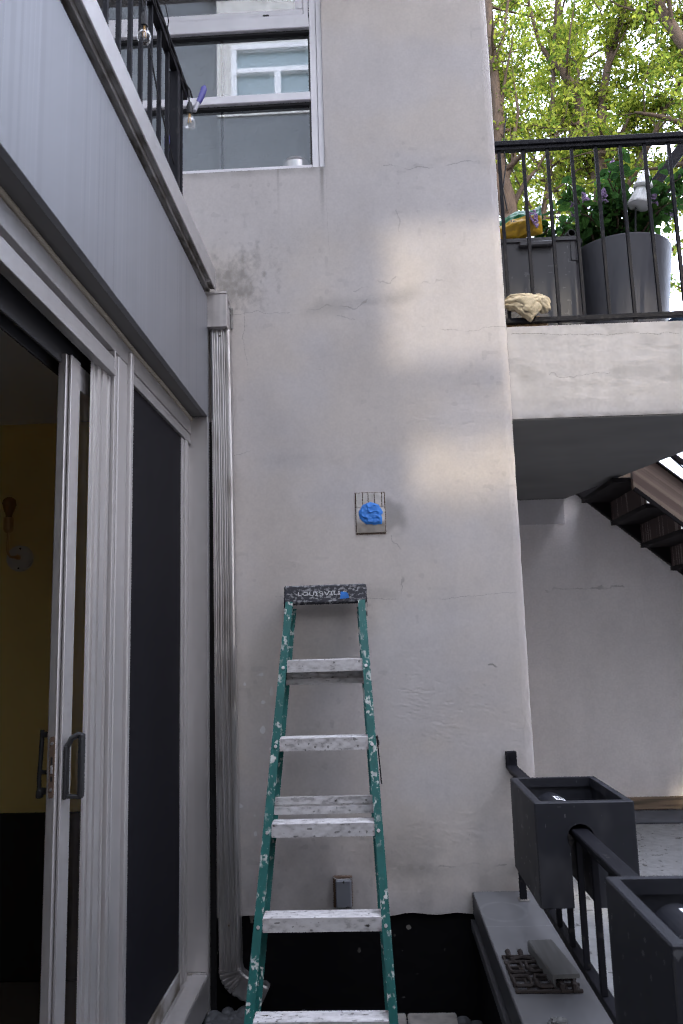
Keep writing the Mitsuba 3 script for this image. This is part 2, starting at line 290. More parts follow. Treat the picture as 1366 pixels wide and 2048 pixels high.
def cyl(p0, p1, r, n=16):
    return tube([p0, p1], [r, r], n)
def grid(us, vs, fn):
    U, W = np.meshgrid(us, vs, indexing='ij'); P = fn(U, W); nu, nv = len(us), len(vs)
    i, j = np.meshgrid(np.arange(nu - 1), np.arange(nv - 1), indexing='ij'); i, j = i.ravel(), j.ravel()
    a, b, c, d = i * nv + j, (i + 1) * nv + j, (i + 1) * nv + j + 1, i * nv + j + 1
    return P.reshape(-1, 3), np.vstack([np.c_[a, b, c], np.c_[a, c, d]]), U, W
def man(mesh):
    return m3.Manifold(m3.Mesh(np.asarray(mesh.vertices, np.float32), np.asarray(mesh.faces, np.uint32)))
def tri(man_):
    q = man_.to_mesh(); return trimesh.Trimesh(q.vert_properties[:, :3], q.tri_verts, process=False)
def mbox(x0, x1, y0, y1, z0, z1):
    return m3.Manifold.cube((x1 - x0, y1 - y0, z1 - z0)).translate((x0, y0, z0))
def blob(center, radii, amp=.15, freq=3., seed=0, sub=3, ridge=False):
    m = trimesh.creation.icosphere(subdivisions=sub); v = m.vertices.copy()
    nn = meshkit.fbm(v * freq + seed * 7.3, 4, seed) - .5
    if ridge: nn = np.abs(nn) * 2 - .3
    m.vertices = v * (1 + amp * 2 * nn)[:, None] * np.array(radii) + np.array(center); return m

# ------------------------------------------------------------------ the setting
def sheet(x0, x1, y0, y1, z):
    return trimesh.Trimesh(V([x0, y0, z], [x1, y0, z], [x1, y1, z], [x0, y1, z]), [[0, 1, 2], [0, 2, 3]], process=False)
put('ground', sheet(-900, 900, -900, 900, -.03), 'earth'); tag('ground', 'bare earth of the yards around the houses', kind='structure')
put('pebble_bed', sheet(-.74, .36, -1.5, 3.53, 0.0), 'pit_soil'); tag('pebble_bed', 'dark soil strip below the stucco wall with loose pebbles', kind='structure')
put('patio', cbox(.602, 9, -1.2, 5.75, -.02, .33, .004), 'concrete'); tag('patio', 'pale concrete patio on the far side of the railing', kind='structure')

# pebbles along the wall foot, each its own
pr_ = np.random.default_rng(3)
peb = [blob((0, 0, 0), (1, 1, 1), .10, 1.2, s, 2) for s in range(4)]
peb_ply = [mikit.ply(p, 'pebble_dark', smooth=True) for p in peb]
spots = []
for k in range(900):
    x, y = pr_.uniform(-.70, .34), pr_.uniform(3.10, 3.49)
    r = pr_.uniform(.022, .042)
    if -.52 < x < -.44 and y > 3.40 or .0 < x < .28 and y > 3.24: continue
    if all((x - a) ** 2 + (y - b) ** 2 > (.72 * (r + c)) ** 2 for a, b, c in spots):
        spots.append((x, y, r))
    if len(spots) > 95: break
spots = [(x, y, r, 0) for x, y, r in spots] + [(pr_.uniform(-.72, -.50), pr_.uniform(3.28, 3.44), pr_.uniform(.026, .040), .045) for _ in range(26)]
for i, (x, y, r, up) in enumerate(spots):
    key = num('pebble_bed__pebble')
    s = pr_.uniform(.75, 1.25, 2)
    scene[key] = {**peb_ply[i % 4], 'to_world': T().translate([x, y, up + r * .45 + pr_.uniform(0, .012)]).rotate([0, 0, 1], pr_.uniform(0, 360)).rotate([1, 0, 0], pr_.uniform(-20, 20)).scale([r * 1.15 * s[0], r * s[1], r * .72])}
for x0, x1, y0 in ((.068, .261, 3.37), (.018, .062, 3.37)):
    k = put('paving_brick', cbox(x0, x1, y0 - .10, y0 + .10, -.02, .052, .006), 'paver_tan')
    tag(k, 'tan paving brick lying on the pebbles right of the ladder foot' if x1 > .1 else 'slim end of a paving brick touching the right ladder rail', 'brick')

# ------------------------------------------------------------------ tall stucco building (end wall)
B = 'stucco_building'
def stucco_wall():
    xs = np.r_[np.arange(-3.4, -.2, .08), np.arange(-.17, .601, .035), .60]
    xs = np.unique(np.round(xs, 4))
    zs = np.unique(np.round(np.r_[np.arange(.41, 3.755, .035), 3.755, np.arange(3.79, 4.9, .05), np.arange(5.0, 9.3, .25)], 4))
    arc = np.linspace(0, math.pi / 2, 7)[1:]
    cx = np.r_[xs, .60 + .045 * np.sin(arc), .645, .645, .645]
    cy = np.r_[np.full(len(xs), 3.5), 3.545 - .045 * np.cos(arc), 3.75, 4.6, 5.8]
    nx = np.r_[np.zeros(len(xs)), np.sin(arc), 1, 1, 1]; ny = np.r_[-np.ones(len(xs)), -np.cos(arc), 0, 0, 0]
    def fn(U, W):
        i = U.astype(int); x, y, z = cx[i], cy[i], W.copy()
        q = np.stack([x * 2.6, y * 2.6, z * 2.6], -1)
        h = (meshkit.fbm(q, 2, 4) - .5) * .0040 + (meshkit.fbm(q * 9, 2, 8) - .5) * np.where(x > .605, .006, 0)
        edge = (np.abs(z - 3.755) < .02) & (x < -.16)
        h = np.where(edge, 0, h)
        x, y = x + h * nx[i], y + h * ny[i]
        z = np.where(W < .415, .41 + (meshkit.fbm(np.stack([x * 9, y, y * 0], -1), 3, 2) - .5) * .035, z)
        return np.stack([x, y, z], -1)
    P, F, U, W = grid(np.arange(len(cx)), zs, fn)
    c = P[F].mean(1)
    hole = (c[:, 0] < -.17) & (c[:, 0] > -2.3) & (c[:, 2] > 3.755) & (c[:, 2] < 6.5) & (c[:, 1] < 3.6)
    m = trimesh.Trimesh(P, F[~hole], process=False); m.remove_unreferenced_vertices(); m.invert()
    if m.face_normals[0][1] > 0: m.invert()
    return m
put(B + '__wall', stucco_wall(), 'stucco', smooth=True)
# reveal of the window opening and the dark foundation under the stucco
put(B + '__window_reveal', cat([cbox(-2.3, -.17, 3.503, 3.75, 3.73, 3.7545, 0), cbox(-.1695, -.14, 3.503, 3.75, 3.73, 6.5, 0)]), 'stucco')
put(B + '__foundation', cat([cbox(-3, .378, 3.518, 3.7, -.1, .47, 0)]), 'membrane')
W_ = B + '__window'
YF = 3.53
put(W_, cat([cbox(-.197, -.1715, YF - .012, YF + .05, 3.7565, 6.4), cbox(-.231, -.199, YF - .004, YF + .05, 3.7565, 6.4), cbox(-2.28, -.2325, YF - .010, YF + .05, 3.7565, 3.782)]), 'alu_white')
for z0, z1, x1 in ((4.124, 4.168, -.2325), (4.520, 4.576, -.2325)):
    put(W_ + '__cross_rail', cbox(-2.28, x1, YF - .016, YF + .03, z0, z1, .003), 'alu_white')
put(W_ + '__gasket', cat([cbox(-2.28, -.2325, YF + .004, YF + .03, 4.112, 4.1235, 0), cbox(-2.28, -.2325, YF + .004, YF + .03, 4.508, 4.5195, 0), cbox(-.2395, -.2325, YF + .006, YF + .03, 3.783, 4.49, 0)]), 'matte_black')
put(W_ + '__upper_sash', cat([cbox(-2.28, -.236, YF - .006, YF + .03, 4.578, 4.602, .002), cbox(-2.28, -.262, YF + .004, YF + .04, 4.609, 4.640, .002), cbox(-.300, -.262, YF + .004, YF + .04, 4.6405, 6.4, .002), cbox(-.258, -.236, YF, YF + .03, 4.6, 6.4, .002)]), 'alu_white')
put(W_ + '__sash_latch', cbox(-.46, -.43, YF - .010, YF - .004, 4.600, 4.607, .001), 'matte_black')
for z0, z1 in ((3.782, 4.114), (4.166, 4.510), (4.636, 6.4)):
    v = V([-2.28, YF + .026, z0], [-.234, YF + .026, z0], [-.234, YF + .026, z1], [-2.28, YF + .026, z1])
    put(W_ + '__glass_pane', trimesh.Trimesh(v, [[0, 1, 2], [0, 2, 3]], process=False), 'window_glass')
sl = []
for z in np.arange(3.79, 4.62, .0125):
    for x0, x1 in ((-2.2, -.70), (-.685, -.25)):
        sl.append(bar((x0, YF + .13, z), (x1, YF + .13, z), .0135, .0012, 0, V(0, .45, .9)))
put(W_ + '__blind_slats', cat(sl), 'blind'); tag(W_ + '__blind_slats', kind='stuff')
put(B + '__upper_balcony', cat([cbox(-3.0, .64, 1.75, 3.49, 6.35, 6.6, .01)]), 'render')  # unseen slab added overhead to shade the upper wall
put(B + '__room_shell', cat([cbox(-2.4, -.05, 4.6, 4.65, 3.5, 6.6, 0), cbox(-2.45, -2.4, 3.56, 4.6, 3.5, 6.6, 0), cbox(-.05, 0, 3.56, 4.6, 3.5, 6.6, 0), cbox(-2.4, -.05, 3.56, 4.6, 3.60, 3.70, 0), cbox(-2.4, -.05, 3.56, 4.6, 6.55, 6.6, 0)]), 'room_dark')
tag(B, 'tall weathered grey stucco wall with a white framed window at upper left', 'building')
# pot on the inner sill
K = 'cooking_pot'
put(K + '__body', lathe([(0, 0), (.058, 0), (.062, .01), (.062, .058), (.066, .062), (.064, .066), (.05, .083), (.03, .090), (.0, .093)], 32, (-.318, 3.607, 3.775)), 'steel', smooth=35)
put(K + '__lid_knob', lathe([(0, 0), (.008, 0), (.012, .012), (0, .016)], 16, (-.318, 3.607, 3.866)), 'matte_black', smooth=35)
tag(K, 'shiny metal pot with domed lid standing inside the upper left window', 'pot')

# ------------------------------------------------------------------ left house with the sliding door
H = 'house'
put(H + '__fascia', cbox(-.735, -.715, -1.6, 3.42, 2.517, 3.076, .0015), 'fascia_metal')
put(H + '__shadow_joint', cbox(-.74, -.7255, -1.6, 3.415, 3.077, 3.1035, 0), 'matte_black')  # black strip painting the shadow line between fascia and channel
put(H + '__soffit', cbox(-.80, -.7355, -1.6, 3.419, 2.519, 2.56, 0), 'soffit_dark')
put(H + '__caulk_bead', tube([(-.788, y, 2.508 + .002 * math.sin(y * 9)) for y in np.arange(-1.5, 3.42, .05)], .0085, 8), 'caulk', smooth=True)
put(H + '__roof_channel', cat([cbox(-.76, -.7045, -1.6, 3.405, 3.104, 3.19, .002)]), 'dirty_metal')
put(H + '__roof_channel__lip', cat([cbox(-.7040, -.6865, -1.6, 3.415, 3.120, 3.2, .0015)]), 'dirty_metal')
put(H + '__roof_channel__face', cbox(-.6862, -.6800, -1.6, 3.42, 3.116, 3.208, .0015), 'aluminium')
put(H + '__roof_channel__bracket', cbox(-.7035, -.6868, 3.30, 3.312, 3.108, 3.1195, .001), 'aluminium')
put(H + '__roof', cat([cbox(-6.5, -.7365, -1.6, 3.42, 2.57, 3.02, 0), cbox(-6.5, -.762, -1.6, 3.42, 3.021, 3.10, 0)]), 'roof_felt')
put(H + '__ceiling', cbox(-4.6, -.803, -1.6, 3.44, 2.527, 2.569, 0), 'room_ceiling')
put(H + '__room_wall', cat([cbox(-4.6, -.89, 3.44, 3.485, .849, 2.526, 0), cbox(-4.6, -4.55, -1.6, 3.4395, .2, 2.526, 0), cbox(-4.549, -.9, -1.65, -1.6, .2, 2.526, 0)]), 'room_yellow')
put(H + '__wainscot', cbox(-4.5, -.89, 3.43, 3.484, .2, .848, .003), 'room_dark')
put(H + '__floor', cbox(-4.6, -.80, -1.6, 3.43, .1, .198, 0), 'room_wood')
put(H + '__front_wall', cat([cbox(-.90, -.79, -1.6, .95, .2, 2.518, 0)]), 'fascia_metal')
put(H + '__upper_wall', cat([cbox(-6.5, -4.2, -1.6, 3.42, 3.101, 8.6, 0)]), 'facade_white')
put(H + '__foundation', cat([cbox(-.90, -.728, -1.6, 3.40, -.02, .196, 0)]), 'membrane')
put(H + '__wall_joint', cbox(-.86, -.7005, 3.486, 3.4945, 0, 2.515, 0), 'matte_black')  # black strip painted in for the shade of the corner gap
# reveal at the right end and the corner trim
put(H + '__corner_post', cat([cbox(-.83, -.7215, 3.40, 3.43, .235, 2.516, .001), cbox(-.7205, -.7145, 3.396, 3.432, .08, 2.516, .001)]), 'aluminium')
put(H + '__corner_post__foot', cbox(-.80, -.722, 3.392, 3.3995, .226, .2345, .001), 'dirty_metal')
D = H + '__door_frame'
head = cat([cbox(-.83, -.789, .95, 3.398, 2.4375, 2.5005), cbox(-.85, -.812, .95, 2.352, 2.410, 2.437, 0), cbox(-.83, -.786, .95, 2.350, 2.3725, 2.411), cbox(-.81, -.780, .95, 2.348, 2.349, 2.3705),
            cbox(-.83, -.792, 2.525, 3.398, 2.4185, 2.4355), cbox(-.83, -.789, 2.525, 3.398, 2.393, 2.417)])
put(D, head, 'alu_dull')
put(D + '__track', cat([cbox(-.90, -.853, .95, 3.39, 2.36, 2.44, 0), cbox(-.86, -.852, .95, 3.38, 2.308, 2.36, .001), cbox(-.90, -.892, .95, 3.38, 2.302, 2.36, .001)]), 'dark_metal')
put(D + '__mullion', cat([cbox(-.83, -.793, 2.375, 2.400, .23, 2.4365), cbox(-.83, -.789, 2.403, 2.492, .23, 2.4365, .003), cbox(-.83, -.776, 2.494, 2.523, .23, 2.482, .004), cbox(-.83, -.786, 2.356, 2.366, .23, 2.4365)]), 'aluminium')
stile = [(-.811, 2.215)]
for y, x in ((2.217, -.806), (2.232, -.806), (2.234, -.809), (2.246, -.809), (2.248, -.802), (2.27, -.800), (2.272, -.808), (2.284, -.808), (2.286, -.799), (2.318, -.797), (2.32, -.803), (2.332, -.803), (2.334, -.797), (2.35, -.797)):
    stile.append((x, y))
stile.append((-.811, 2.352))
put(H + '__fixed_panel', prism_z(stile, .26, 2.39), 'aluminium')
put(H + '__fixed_panel__insect_screen', cbox(-.806, -.801, 2.52, 3.262, .285, 2.394, 0), 'screen_dark')
put(H + '__fixed_panel__end_stile', cat([cbox(-.82, -.796, 3.262, 3.300, .24, 2.392), cbox(-.82, -.788, 3.303, 3.345, .205, 2.392, .003), cbox(-.82, -.800, 3.347, 3.398, .235, 2.392)]), 'aluminium')
put(D + '__sill', cat([prism_y([(-.90, .10), (-.716, .10), (-.716, .222), (-.720, .228), (-.778, .233), (-.781, .228), (-.90, .228)], .95, 3.394), cbox(-.787, -.783, .95, 3.29, .2285, .240, .0008)]), 'aluminium')
put(D + '__sill_track', cat([cbox(-.806, -.795, .95, 3.258, .229, .293, .001), cbox(-.86, -.852, .95, 3.258, .229, .28, .001)]), 'dirty_metal')
put(D + '__jamb', cbox(-.90, -.785, .955, 1.00, .235, 2.348), 'aluminium')
SD = H + '__sliding_door'
put(SD, cat([cbox(-.861, -.8375, 2.100, 2.180, .245, 2.335, .002), cbox(-.8345, -.8275, 2.113, 2.180, .245, 2.335, .0015), cbox(-.858, -.832, 2.181, 3.20, 2.255, 2.33), cbox(-.858, -.832, 2.181, 3.20, .25, .34), cbox(-.858, -.832, 3.15, 3.20, .342, 2.253)]), 'aluminium')
put(SD + '__glass', trimesh.Trimesh(V([-.845, 2.18, .34], [-.845, 3.15, .34], [-.845, 3.15, 2.256], [-.845, 2.18, 2.256]), [[0, 1, 2], [0, 2, 3]], process=False), 'door_glass')
put(SD + '__glazing_bead', cat([cbox(-.842, -.836, 2.1805, 2.190, .342, 2.254), cbox(-.853, -.848, 2.1805, 2.196, .342, 2.254)]), 'caulk')
lp = Polygon(sbox(-.8535, 1.145, -.8395, 1.297)).buffer(-.006).buffer(.006)
put(SD + '__lock_plate', prism_y(lp, 2.0965, 2.1005), 'rust')
put(SD + '__lock_plate__latch', cat([cbox(-.8495, -.8435, 2.094, 2.097, 1.205, 1.225, .001), cyl((-.8465, 2.094, 1.165), (-.8465, 2.097, 1.165), .004), cyl((-.8465, 2.094, 1.28), (-.8465, 2.097, 1.28), .004)]), 'steel')
put(SD + '__lock_plate__latch_hole', cat([cbox(-.849, -.844, 2.0955, 2.0966, 1.227, 1.246, 0), cbox(-.849, -.844, 2.0955, 2.0966, 1.186, 1.198, 0)]), 'matte_black')
put(SD + '__handle', cat([cbox(-.8272, -.819, 2.122, 2.150, 1.135, 1.270, .003), tube([(-.823, 2.136, 1.265), (-.812, 2.140, 1.287), (-.797, 2.146, 1.296), (-.788, 2.15, 1.293)], [.007, .0075, .0075, .007], 8),
    cbox(-.795, -.782, 2.138, 2.162, 1.134, 1.298, .004), bar((-.823, 2.136, 1.142), (-.786, 2.15, 1.137), .016, .010)]), 'matte_black', smooth=40)
put(SD + '__inner_handle', cat([tube([(-.888, 2.125, 1.150), (-.890, 2.125, 1.19), (-.8865, 2.125, 1.25), (-.885, 2.125, 1.312)], .006, 8), bar((-.8865, 2.125, 1.300), (-.8612, 2.125, 1.300), .012, .014), bar((-.889, 2.125, 1.158), (-.8612, 2.125, 1.158), .012, .016), bar((-.888, 2.125, 1.205), (-.8612, 2.125, 1.205), .008, .010), cbox(-.895, -.880, 2.116, 2.134, 1.140, 1.163, .003)]), 'matte_black', smooth=40)
tag(H, 'low house with pale metal fascia and open aluminium sliding door', 'house')

# wall sconce inside the room
S_ = 'wall_sconce'
sx, sz, sy = -1.552, 1.917, 3.44
put(S_ + '__backplate', tube([(sx, sy - .018, sz), (sx, sy - .0005, sz)], [.056, .058], 40), 'plate_grey', smooth=40)
put(S_ + '__backplate__screw', cat([cyl((sx + .004, sy - .0205, sz + .042), (sx + .004, sy - .018, sz + .042), .004), cyl((sx, sy - .0205, sz - .044), (sx, sy - .018, sz - .044), .004)]), 'matte_black')
bx = sx - .030
put(S_ + '__arm', cat([tube([(sx - .002, sy - .018, sz + .004), (sx - .010, sy - .05, sz + .002), (bx + .010, sy - .062, sz + .003), (bx, sy - .066, sz + .022), (bx, sy - .066, sz + .11)], .0055, 10), cyl((sx - .002, sy - .030, sz + .004), (sx - .002, sy - .018, sz + .004), .011)]), 'brass', smooth=40)
put(S_ + '__socket', lathe([(0, 0), (.012, 0), (.021, .012), (.021, .064), (.018, .066), (0, .066)], 24, (bx, sy - .066, sz + .108)), 'brass', smooth=35)
put(S_ + '__bulb', lathe([(.011, 0), (.013, .012), (.024, .04), (.029, .06), (.026, .078), (.014, .090), (.0, .093)], 24, (bx, sy - .066, sz + .172)), 'amber_bulb', smooth=60)
put(S_ + '__bulb__filament', tube([(bx - .006, sy - .066, sz + .18), (bx - .009, sy - .066, sz + .23), (bx - .003, sy - .066, sz + .19), (bx + .003, sy - .066, sz + .23), (bx + .008, sy - .066, sz + .185)], .0012, 5), 'filament')
tag(S_, 'brass wall lamp with amber filament bulb on the yellow room wall', 'lamp')

# ------------------------------------------------------------------ downspout in the corner
DS = 'downspout'
lh = man(cbox(-.729, -.627, 3.395, 3.495, 2.934, 3.096, .002))
put(DS + '__leader_head', tri(lh - mbox(-.722, -.634, 3.402, 3.488, 2.945, 3.2) - mbox(-.640, -.60, 3.44, 3.475, 3.035, 3.075)), 'leader_metal')
put(DS + '__leader_head__rim', cat([cbox(-.731, -.625, 3.391, 3.3945, 3.088, 3.098, .001), cbox(-.731, -.6255, 3.391, 3.4945, 2.930, 2.9335, .001)]), 'leader_metal')
put(DS + '__leader_head__anchor', cat([cbox(-.6265, -.615, 3.482, 3.4965, 2.955, 3.06, .003), cyl((-.6262, 3.462, 3.045), (-.619, 3.462, 3.045), .006), cyl((-.6262, 3.468, 3.022), (-.620, 3.468, 3.022), .004)]), 'dirty_metal')
def pipe_profile(w=.086, d=.058, n=3):
    out = []
    xs = np.linspace(-w / 2 + .006, w / 2 - .006, 65)
    out += [(x, -d / 2 - .0026 + .0046 * (math.cos((x / (w - .022)) * n * 2 * math.pi) if abs(x) < (w - .022) / 2 else 1)) for x in xs]
    ys = np.linspace(-d / 2 + .006, d / 2 - .006, 9)
    out += [(w / 2 + .001, y) for y in ys]
    out += [(x, d / 2) for x in xs[::-8]]
    out += [(-w / 2 - .001, y) for y in ys[::-1]]
    return np.array(out)
def sweep(prof, frames):
    n = len(prof); vs = [o + s * (prof[:, :1] * a + prof[:, 1:] * b) for o, a, b, s in frames]; f = []
    for i in range(len(frames) - 1):
        for j in range(n):
            q = (j + 1) % n; f += [[i * n + j, i * n + q, (i + 1) * n + q], [i * n + j, (i + 1) * n + q, (i + 1) * n + j]]
    return trimesh.Trimesh(np.vstack(vs), f, process=False)
pf = pipe_profile()
fr = []
for t in np.linspace(0, 1, 10):
    fr.append((V(-.666 + .030 * t + .002 * math.sin(t * 7), 3.455, 2.93 - 2.70 * t), V(1, 0, 0), V(0, 1, 0), 1.0))
pm = sweep(pf, fr)
put(DS + '__pipe', pm, 'spout_metal', smooth=38)
put(DS + '__pipe__screw', cat([cyl((-.664, 3.4235, 2.900), (-.664, 3.4265, 2.900), .0035, 10), cyl((-.626, 3.452, 2.905), (-.6238, 3.452, 2.905), .0035, 10), cyl((-.638, 3.4235, .40), (-.638, 3.4265, .40), .004, 10)]), 'rust')
pe = pipe_profile(n=0)
fr = []; c0 = V(-.636, 3.455, .240)
for i, t in enumerate(np.linspace(0, 1, 41)):
    a = t * math.radians(62); R_ = .075
    o = c0 + V(R_ * (1 - math.cos(a)), 0, -R_ * math.sin(a))
    d = V(math.sin(a), 0, -math.cos(a)); ax = V(math.cos(a), 0, math.sin(a))
    fr.append((o, ax, V(0, 1, 0), 1.05 - .10 * max(0, math.sin(t * 6 * 2 * math.pi)) ** 6))
o, ax, b, s = fr[-1]; d = V(math.sin(a), 0, -math.cos(a))
for k in range(1, 11):
    fr.append((o + d * .011 * k, ax, b, 1.05 - .08 * (k % 3 == 1)))
put(DS + '__elbow', sweep(pe, fr), 'spout_metal', smooth=38)
tag(DS, 'corrugated metal downspout with square leader head in the wall corner', 'downspout')

# ------------------------------------------------------------------ roof terrace railing with string lights
R = 'terrace_railing'
RX = -.75
put(R + '__top_rail', cat([cbox(RX - .022, RX + .022, -1.5, 3.12, 3.872, 3.884, .002), cbox(RX - .014, RX + .014, -1.5, 3.10, 3.845, 3.8715, .001)]), 'black_iron')
put(R + '__bottom_rail', cbox(RX - .012, RX + .012, -1.5, 3.05, 3.215, 3.24, .001), 'black_iron')
yp = 3.035
for k in range(16):
    y = yp - (.103 if k else 0) - max(0, k - 1) * .118
    if k == 1: put(R + '__post', cbox(RX - .019, RX + .019, y - .019, y + .019, 3.101, 3.844, .002), 'black_iron')
    else: put(R + '__picket', cbox(RX - .0075, RX + .0075, y - .0075, y + .0075, 3.13, 3.8445, .001), 'black_iron')
tag(R, 'black metal picket railing along the edge of the left roof terrace', 'railing')
SL = 'string_lights'
bulbs = [(-.722, 2.42, 3.80), (-.738, 2.46, 3.66), (-.715, 3.045, 3.74)]
cord = []
ys = np.linspace(-.5, 3.11, 90)
cord = [(RX + .026 + .006 * math.sin(y * 31), y, 3.865 - .03 * abs(math.sin(y * 4.1)) + .006 * math.sin(y * 17)) for y in ys]
put(SL + '__cord', cat([tube(cord, .0035, 6), tube([(-.745, 2.40, 3.80), (-.743, 2.52, 3.66), (-.745, 2.66, 3.55), (-.745, 2.80, 3.47), (-.748, 2.93, 3.42)], .0032, 6),
    tube([(-.728, 2.60, 3.87), (-.712, 2.64, 3.90), (-.708, 2.67, 3.86), (-.722, 2.70, 3.84)], .0022, 6)] +
    [tube([(RX + .026, y + .01, 3.862), (x, y, z + .045)], .0035, 6) for x, y, z in bulbs]), 'matte_black')
for x, y, z in bulbs:
    put(SL + '__socket', lathe([(0, 0), (.0125, 0), (.0135, .03), (.009, .05), (0, .05)], 14, (x, y, z)), 'matte_black', smooth=40)
    b = num(SL + '__bulb')
    put(b, lathe([(.010, 0), (.012, -.010), (.0225, -.028), (.0255, -.044), (.021, -.060), (.010, -.069), (0, -.071)], 20, (x, y, z)), 'bulb_glass', smooth=60)
    put(b + '__filament', cat([tube([(x - .004, y, z - .008), (x - .006, y, z - .045), (x, y, z - .018), (x + .006, y, z - .045), (x + .004, y, z - .008)], .0016, 5), cyl((x, y, z), (x, y, z - .02), .004, 8)]), 'filament')
tag(SL, 'string of clear glass bulbs on black cord wound along the terrace railing', 'string lights')
TL = 'long_handled_tool'
put(TL + '__grip', tube([(-.700, 3.14, 3.858), (-.694, 3.145, 3.875), (-.685, 3.155, 3.91), (-.678, 3.16, 3.942), (-.675, 3.163, 3.955)], [.010, .0125, .0135, .0135, .006], 12), 'purple_grip', smooth=50)
put(TL + '__shaft', tube([(-.713, 3.126, 3.81), (-.700, 3.14, 3.86)], .009, 10), 'grey_shaft', smooth=50)
put(TL + '__head', blob((-.775, 2.92, 3.52), (.012, .03, .055), .1, 2, 3, 2), 'purple_grip', smooth=True)
tag(TL, 'tool with purple grip and grey shaft propped on the terrace railing end', 'tool')

# ------------------------------------------------------------------ stepladder, folded and leaning on the wall
L = 'stepladder'
AL, TX = .313, -.014
def LP(s, x=0.0, n=0.0):        # s metres down the front rails from the top step, n towards the viewer
    return V(-.212 + TX * s + x, 3.231 - math.sin(AL) * s - math.cos(AL) * n, 1.448 - math.cos(AL) * s + math.sin(AL) * n)
def LW(s): return .307 + .122 * s
def channel(a, b, out, wide, deep, t=.004):
    """C channel from a to b, web on the side 'out' (-1, 1), depth backwards"""
    prof = [(0, 0), (-wide, 0), (-wide, -t), (-t, -t), (-t, -deep + t), (-wide * .8, -deep + t), (-wide * .8, -deep), (0, -deep)]
    vs = []
    for o in (a, b):
        vs += [o + V(p * out, 0, 0) + V(0, -math.cos(AL), math.sin(AL)) * q for p, q in prof]
    n = len(prof); f = []
    for j in range(n):
        q = (j + 1) % n; f += [[j, q, n + q], [j, n + q, n + j]]
    tri_ = [[0, 1, 2], [0, 2, 3], [0, 3, 4], [0, 4, 7], [4, 5, 6], [4, 6, 7]]
    f += [t_[::-1] for t_ in tri_] + [[i + n for i in t_] for t_ in tri_]
    m = trimesh.Trimesh(np.array(vs), f, process=False); m.fix_normals(); return m
for sd in (-1, 1):
    put(L + '__front_rail', channel(LP(-.25, sd * (LW(-.25) / 2 + .026)), LP(1.505, sd * (LW(1.505) / 2 + .026)), sd, .030, .068), 'green_glassfibre')
def rear(s, x=0.0):
    return V(-.210 + TX * s + x, 3.405 - .298 * s, 1.66 - .945 * s)
for sd in (-1, 1):
    put(L + '__rear_rail', channel(rear(0, sd * (LW(-.22) / 2 + .022)), rear(1.73, sd * (LW(1.5) / 2 + .018)), sd, .034, .036), 'green_glassfibre')
for k in range(5):
    s = .305 * k; w = LW(s) - .006; P = LP(s)
    prof = [(0, 0), (.003, -.046), (0, -.048), (-.004, -.044), (-.003, .0)]
    ridg = [(-.003, .001)]
    y = -.001
    prof_top = []
    yy = np.arange(.000, .074, .0035)
    for i, q in enumerate(yy): prof_top.append((q, .0018 if i % 2 else -.0004))
    poly = [(-.003, -.046), (-.003, .0)] + prof_top + [(.076, 0), (.076, -.024), (.073, -.024), (.073, -.003), (.001, -.003), (.001, -.044), (.008, -.044), (.008, -.047)]
    m = prism_x(poly, -w / 2, w / 2)
    if k == 3 or k == 2:      # dents in the aprons
        m = m.subdivide().subdivide() if False else m
    m.apply_translation(P)
    key = put(L + '__step', m, 'step_metal')
    put(L + '__rivet', cat([cyl(LP(s + .028, sd * (LW(s) / 2 + .011), .0005), LP(s + .028, sd * (LW(s) / 2 + .011), .004), .0065, 10) for sd in (-1, 1)]), 'steel', smooth=35)
for s, hgt in ((.30, .055), (.795, .062)):
    w = LW(s - .25) + .012; P = rear(s)
    poly = [(0, 0), (0, hgt * .42), (.006, hgt * .45), (.006, hgt * .55), (0, hgt * .58), (0, hgt), (.018, hgt), (.018, 0)]
    m = prism_x(poly, -w / 2, w / 2); m.apply_translation(P + V(0, -.012, -hgt / 2)); put(L + '__rear_bar', m, 'step_metal')
# cap with lettering and a scrap of tape
capm = man(cbox(-.380, -.038, 3.322, 3.470, 1.678, 1.752, .005)) - mbox(-.374, -.044, 3.33, 3.462, 1.6, 1.742) - mbox(-.33, -.09, 3.38, 3.42, 1.7, 1.8)
tc = tri(capm); put(L + '__top_cap', tc, 'cap_plastic')
put(L + '__top_cap__ear', cat([cbox(-.3815, -.3805, 3.322, 3.42, 1.66, 1.70, 0), cbox(-.0375, -.0365, 3.322, 3.42, 1.66, 1.70, 0)]), 'cap_plastic')
tx = meshkit.text_mesh('LOUISVILLE', .0155, .0008, True)
b = tx.bounds; tx.apply_scale((.205 / (b[1][0] - b[0][0]), 1, 1)); tx.apply_translation((-tx.bounds[0][0], 0, 0))
tx.vertices = np.c_[tx.vertices[:, 0] - .322, 3.3222 - tx.vertices[:, 2], tx.vertices[:, 1] + 1.709]
put(L + '__top_cap__lettering', tx, 'worn_white')
lg = []
for k in range(3):
    lg.append(bar((-.338 + .006 * k, 3.3217, 1.724 - .004 * k), (-.326 + .005 * k, 3.3217, 1.708), .0026, .0008, 0))
put(L + '__top_cap__emblem', cat(lg), 'worn_white')
tp = Polygon([(0, .0), (.004, .031), (.030, .026), (.034, .022), (.038, .004), (.030, .002)])
m = trimesh.creation.extrude_polygon(tp, .0008, engine='earcut'); m.vertices = np.c_[m.vertices[:, 0] - .148, 3.3208 - m.vertices[:, 2] + .004 * m.vertices[:, 0], m.vertices[:, 1] + 1.692]
put(L + '__top_cap__tape_scrap', m, 'blue_tape'); tag(L + '__top_cap__tape_scrap', 'scrap of blue tape on the black ladder cap')
put(L + '__spreader', bar(LP(.33, LW(.33) / 2 + .031, -.02), LP(.47, LW(.47) / 2 + .034, -.05), .005, .014), 'matte_black')
